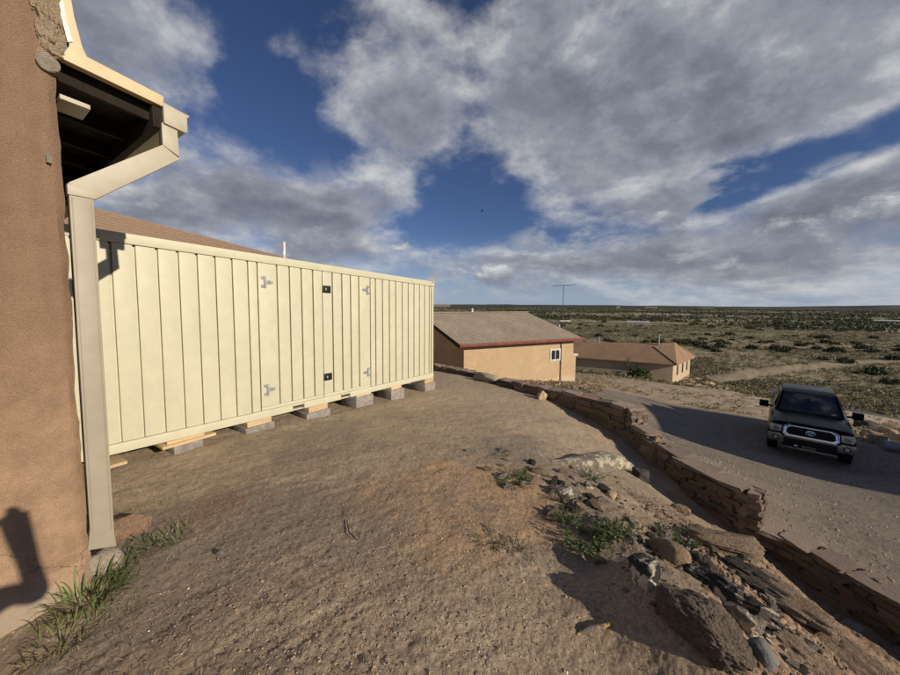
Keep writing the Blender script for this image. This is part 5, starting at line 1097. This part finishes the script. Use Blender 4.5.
for sx in (-1, 1):
    mb = MB(); mb.hexa([Vector(q) for q in ((sx*.915, 1.75, 1.30), (sx*.93, 1.75, 1.30), (sx*.93, 3.85, 1.30), (sx*.915, 3.85, 1.30), (sx*.722, 2.25, 1.80), (sx*.74, 2.25, 1.80), (sx*.735, 3.75, 1.78), (sx*.718, 3.75, 1.78))]); mb.build('side_window', wglass, truck)
    # mirrors
    mr = MB(); mr.box(sx*1.17-.13, sx*1.17+.13, 1.72, 1.86, 1.22, 1.46); mo = mr.build('wing_mirror', paint, truck, bevel=.03); mr = MB(); mr.tube([(sx*.92, 1.8, 1.27), (sx*1.06, 1.8, 1.29)], .035, 6); mr.build('mirror_arm', paint, mo)
    # headlights
    hl = MB(); hl.prism([(sx*.66, 1.04), (sx*.93, 1.06), (sx*.975, .95), (sx*.94, .82), (sx*.68, .83)], -.02, .20, lambda p, q, w: Vector((p, w+.12*max(0, abs(p)-.7), q))); h_ = hl.build('headlight', lampg, truck, bevel=.012)
    hl = MB(); hl.tube([(sx*.80, -.03, .925), (sx*.80, .02, .925)], [.07, .05], 12); hl.build('bulb_bowl', chrome, h_)
    # bumper corner with fog light
    bc = MB(); bc.prism([(sx*.60, .50), (sx*.60, .70), (sx*.70, .78), (sx*.98, .76), (sx*1.0, .60), (sx*.96, .50)], -.06, .30, lambda p, q, w: Vector((p, w+.15*max(0, abs(p)-.75), q))); c_o = bc.build('bumper_corner', bumperm, truck, bevel=.02)
    bc = MB(); bc.tube([(sx*.80, -.065, .635), (sx*.80, .0, .635)], .075, 14); bc.build('fog_light', dark, c_o); bc = MB(); bc.tube([(sx*.80, -.072, .635), (sx*.80, -.066, .635)], .05, 12); bc.build('fog_lens', lampg, c_o)
# grille surround: ring tapering down
outer = [(-.56, .765), (.56, .765), (.645, .84), (.63, 1.03), (.52, 1.12), (-.52, 1.12), (-.63, 1.03), (-.645, .84)]; inner = [(x*.86, .935+(z-.935)*.70) for x, z in outer]
mb = MB(); n_ = len(outer); y0, y1 = -.17, .12
sl_ = lambda z: .55*(z-.765); vs = [(x, y0+.05*abs(x)+sl_(z), z) for x, z in outer]+[(x, y0-.01+.05*abs(x)+sl_(z), z) for x, z in inner]+[(x, y1+sl_(z), z) for x, z in outer]+[(x, y1+sl_(z), z) for x, z in inner]
fs = [];
for k in range(n_):
    j = (k+1) % n_; fs += [(k, j, n_+j, n_+k), (k, 2*n_+k, 2*n_+j, j), (n_+k, n_+j, 3*n_+j, 3*n_+k)]
mb.add(vs, fs); gr = mb.build('grille_surround', chrome, truck, bevel=.008)
mb = MB(); mb.prism([(x*.9, .945+(z-.945)*.78) for x, z in outer], .05, .1, lambda p, q, w: Vector((p, w-.14+.55*(q-.765)*.8, q))); g2 = mb.build('grille', dark, truck)
for z in (.865, .915, .965, 1.015):
    mb = MB(); mb.box(-.5, .5, -.13+.45*(z-.765), -.10+.45*(z-.765), z-.009, z+.009); mb.build('grille_bar', blackp, g2)
# emblem: three interlocking ovals
mb = MB()
def oval(rx, rz, cz=0):
    n_ = 20; return [(rx*math.cos(2*math.pi*i/n_), -.0, cz+.945+rz*math.sin(2*math.pi*i/n_)) for i in range(n_+1)]
for ov in (oval(.105, .07), oval(.045, .066), oval(.085, .026, .032)): mb.tube([Vector(q)+Vector((0, -.06, 0)) for q in ov], .0095, 6)
mb.build('emblem', chrome, truck, smooth=True)
mb = MB(); mb.box(-.60, .60, -.055, .12, .67, .745); mb.build('bumper_bar', bumperm, truck, bevel=.02)
mb = MB(); mb.box(-.62, .62, .0, .2, .36, .70); mb.build('lower_intake', dark, truck, bevel=.02)
mb = MB(); mb.box(-.62, .62, -.05, .10, .33, .385); mb.build('lower_valance', bumperm, truck, bevel=.015)
mb = MB(); mb.box(-.17, .15, -.075, -.055, .40, .50); mb.build('licence_plate', yel, truck, bevel=.004)
mb = MB(); mb.tube([(-.35, -.06, .46), (-.27, -.06, .46)], .03, 8); mb.build('tow_hook', chrome, truck)
for sx in (-1, 1):
    for y in (1.02, 4.70):
        gz_ = height1((TC+Matrix.Rotation(th, 3, 'Z')@Vector((sx*.86, y, 0))).x, (TC+Matrix.Rotation(th, 3, 'Z')@Vector((sx*.86, y, 0))).y)-truck.location.z
        w_ = empty('wheel', (0, 0, 0)); w_.parent = truck; w_.location = (sx*.87, y, .40+gz_)
        mb = MB(); prof = [(-.14, .26), (-.14, .36), (-.11, .395), (.11, .395), (.14, .36), (.14, .26)]
        vs = []; n_ = 28
        for i in range(n_):
            a = 2*math.pi*i/n_
            for (xx, rr2) in prof: vs.append((xx, rr2*math.cos(a), rr2*math.sin(a)))
        m6 = len(prof); mb.add(vs, [(i*m6+k, i*m6+(k+1) % m6, ((i+1) % n_)*m6+(k+1) % m6, ((i+1) % n_)*m6+k) for i in range(n_) for k in range(m6)]); mb.build('tyre', rubber, w_, smooth=True)
        mb = MB(); mb.tube([(-.10, 0, 0), (.10, 0, 0)], .255, 20)
        for i in range(5):
            a = 2*math.pi*i/5; mb.box(sx*.10-.02, sx*.10+.03, -.04, .04, .05, .25, Matrix.Rotation(a, 4, 'X'))
        mb.build('rim', chrome, w_)

# ------------------------------------------------------------------ neighbouring house right of the road: outside the frame, its shadow lies over the road and the truck
sh = Vector((math.sin(SUN_AZ), math.cos(SUN_AZ), 0)); ph = Vector((-sh.y, sh.x, 0)); tanE = math.tan(SUN_EL)
Pa, T1, T3 = gp(658, 430), gp(649, 411), gp(682, 407)
if ph.dot(T3-Pa) < 0: ph = -ph
w1, w3 = ph.dot(T1-Pa), ph.dot(T3-Pa); LB = 13.0
org = Vector((Pa.x, Pa.y, 0)); sa = sh.dot(T1-org)+LB
HB = org+sh*sa; gzb = height1(HB.x, HB.y); nb = empty('adobe_house', (HB.x, HB.y, gzb), 0, label='tan stucco house standing outside the picture right of the road, shading the truck', cat='house')
def nbp(a_, b_, z): return sh*a_+ph*b_+UP*(z-gzb)
zt1 = T1.z+LB*tanE; zt3 = T3.z+(HB-Vector((T3.x, T3.y, 0))+ph*w3).dot(sh)*tanE
wm = ph.dot(gp(672, 412)-Pa)
print('neighbour', HB, zt1, zt3, w1, wm, w3)
for (b0_, b1_, zt_) in ((0, wm, zt1), (wm, w3, zt3)):
    mb = MB(); mb.hexa([nbp(0, b0_, gzb-2), nbp(7, b0_, gzb-2), nbp(7, b1_, gzb-2), nbp(0, b1_, gzb-2), nbp(0, b0_, zt_), nbp(7, b0_, zt_), nbp(7, b1_, zt_), nbp(0, b1_, zt_)]); mb.build('wall', stucco2, nb, bevel=.05)
for b_ in (wm*.3,):
    mb = MB(); mb.hexa([nbp(-.04, b_, gzb+1.0), nbp(.03, b_, gzb+1.0), nbp(.03, b_+.8, gzb+1.0), nbp(-.04, b_+.8, gzb+1.0), nbp(-.04, b_, gzb+2.0), nbp(.03, b_, gzb+2.0), nbp(.03, b_+.8, gzb+2.0), nbp(-.04, b_+.8, gzb+2.0)]); w = mb.build('window', whitep, nb)
    mb = MB(); mb.hexa([nbp(-.05, b_+.1, gzb+1.1), nbp(.0, b_+.1, gzb+1.1), nbp(.0, b_+.7, gzb+1.1), nbp(-.05, b_+.7, gzb+1.1), nbp(-.05, b_+.1, gzb+1.9), nbp(.0, b_+.1, gzb+1.9), nbp(.0, b_+.7, gzb+1.9), nbp(-.05, b_+.7, gzb+1.9)]); mb.build('pane', glass, w)

# ------------------------------------------------------------------ the person taking the photograph (behind the camera; casts the arm shadow on the wall)
skin = mat('skin', (.48, .29, .20), .6, vary=.05, bump=0); shirt = mat('blue_shirt', (.10, .14, .22), .9, vary=.05, bump=.1)
def skinned(name, verts, edges, radii, mt, parent, root=0, sub=2):
    me = bpy.data.meshes.new(name); me.from_pydata(verts, edges, []); o = link_mesh(name, me, parent); sk = o.modifiers.new('skin', 'SKIN'); sk.use_smooth_shade = True
    for i, r_ in enumerate(radii):
        v = me.skin_vertices[0].data[i]; v.radius = (r_, r_) if not isinstance(r_, tuple) else r_; v.use_root = (i == root)
    ss = o.modifiers.new('sub', 'SUBSURF'); ss.levels = sub; ss.render_levels = sub; me.materials.append(mt); return o
pr = Vector((.42, -.52, 0)); pz0 = height1(.42, -.52); person = empty('person', (pr.x, pr.y, pz0), 0, label='person behind the camera in blue shirt raising a phone with bent arms', cat='person')
L_ = lambda *q: tuple(Vector(q)-Vector((pr.x, pr.y, pz0)))
vv = [L_(.42, -.52, .92), L_(.42, -.50, 1.12), L_(.40, -.46, 1.30), L_(.38, -.44, 1.42), L_(.37, -.42, 1.50), L_(.37, -.41, 1.60), L_(.37, -.40, 1.70),
      L_(.55, -.32, 1.34), L_(.52, -.18, 1.22), L_(.400, -.125, 1.38), L_(.305, -.12, 1.73), L_(.20, -.50, 1.34), L_(.10, -.34, 1.22), L_(.02, -.16, 1.45), L_(-.02, -.10, 1.62),
      L_(.52, -.55, .80), L_(.53, -.53, .48), L_(.53, -.57, .08), L_(.53, -.47, .03), L_(.32, -.50, .80), L_(.31, -.48, .48), L_(.31, -.52, .08), L_(.31, -.42, .03)]
ee = [(0, 1), (1, 2), (2, 3), (3, 4), (4, 5), (5, 6), (2, 7), (7, 8), (8, 9), (9, 10), (2, 11), (11, 12), (12, 13), (13, 14), (0, 15), (15, 16), (16, 17), (17, 18), (0, 19), (19, 20), (20, 21), (21, 22)]
rad = [(.15, .11), (.14, .10), (.15, .10), .06, .055, .085, .075, .065, .060, .050, .070, .065, .05, .04, .03, .085, .062, .045, .04, .085, .062, .045, .04]
skinned('body', vv, ee, rad, shirt, person)
for side, wr in ((1, Vector((.315, -.118, 1.66))), (-1, Vector((-.03, -.085, 1.66)))):
    h0 = wr-Vector((pr.x, pr.y, pz0)); hv = [tuple(h0-UP*.05), tuple(h0+UP*.04)]; he = [(0, 1)]; hr = [.085, .085]
    for k in range(4):
        b = h0+Vector((-side*.006+side*.0, .0, .05))+Vector((side*(.012*k-.018), 0, 0)); i0 = len(hv); hv += [tuple(b), tuple(b+Vector((-side*.012, .012, .028))), tuple(b+Vector((-side*.032, .012, .030)))]; he += [(1, i0), (i0, i0+1), (i0+1, i0+2)]; hr += [.026, .023, .02]
    i0 = len(hv); b = h0+Vector((-side*.03, -.005, .01)); hv += [tuple(b), tuple(b+Vector((-side*.025, .0, .025)))]; he += [(0, i0), (i0, i0+1)]; hr += [.012, .009]
    skinned('hand', hv, he, hr, skin, person, sub=1)
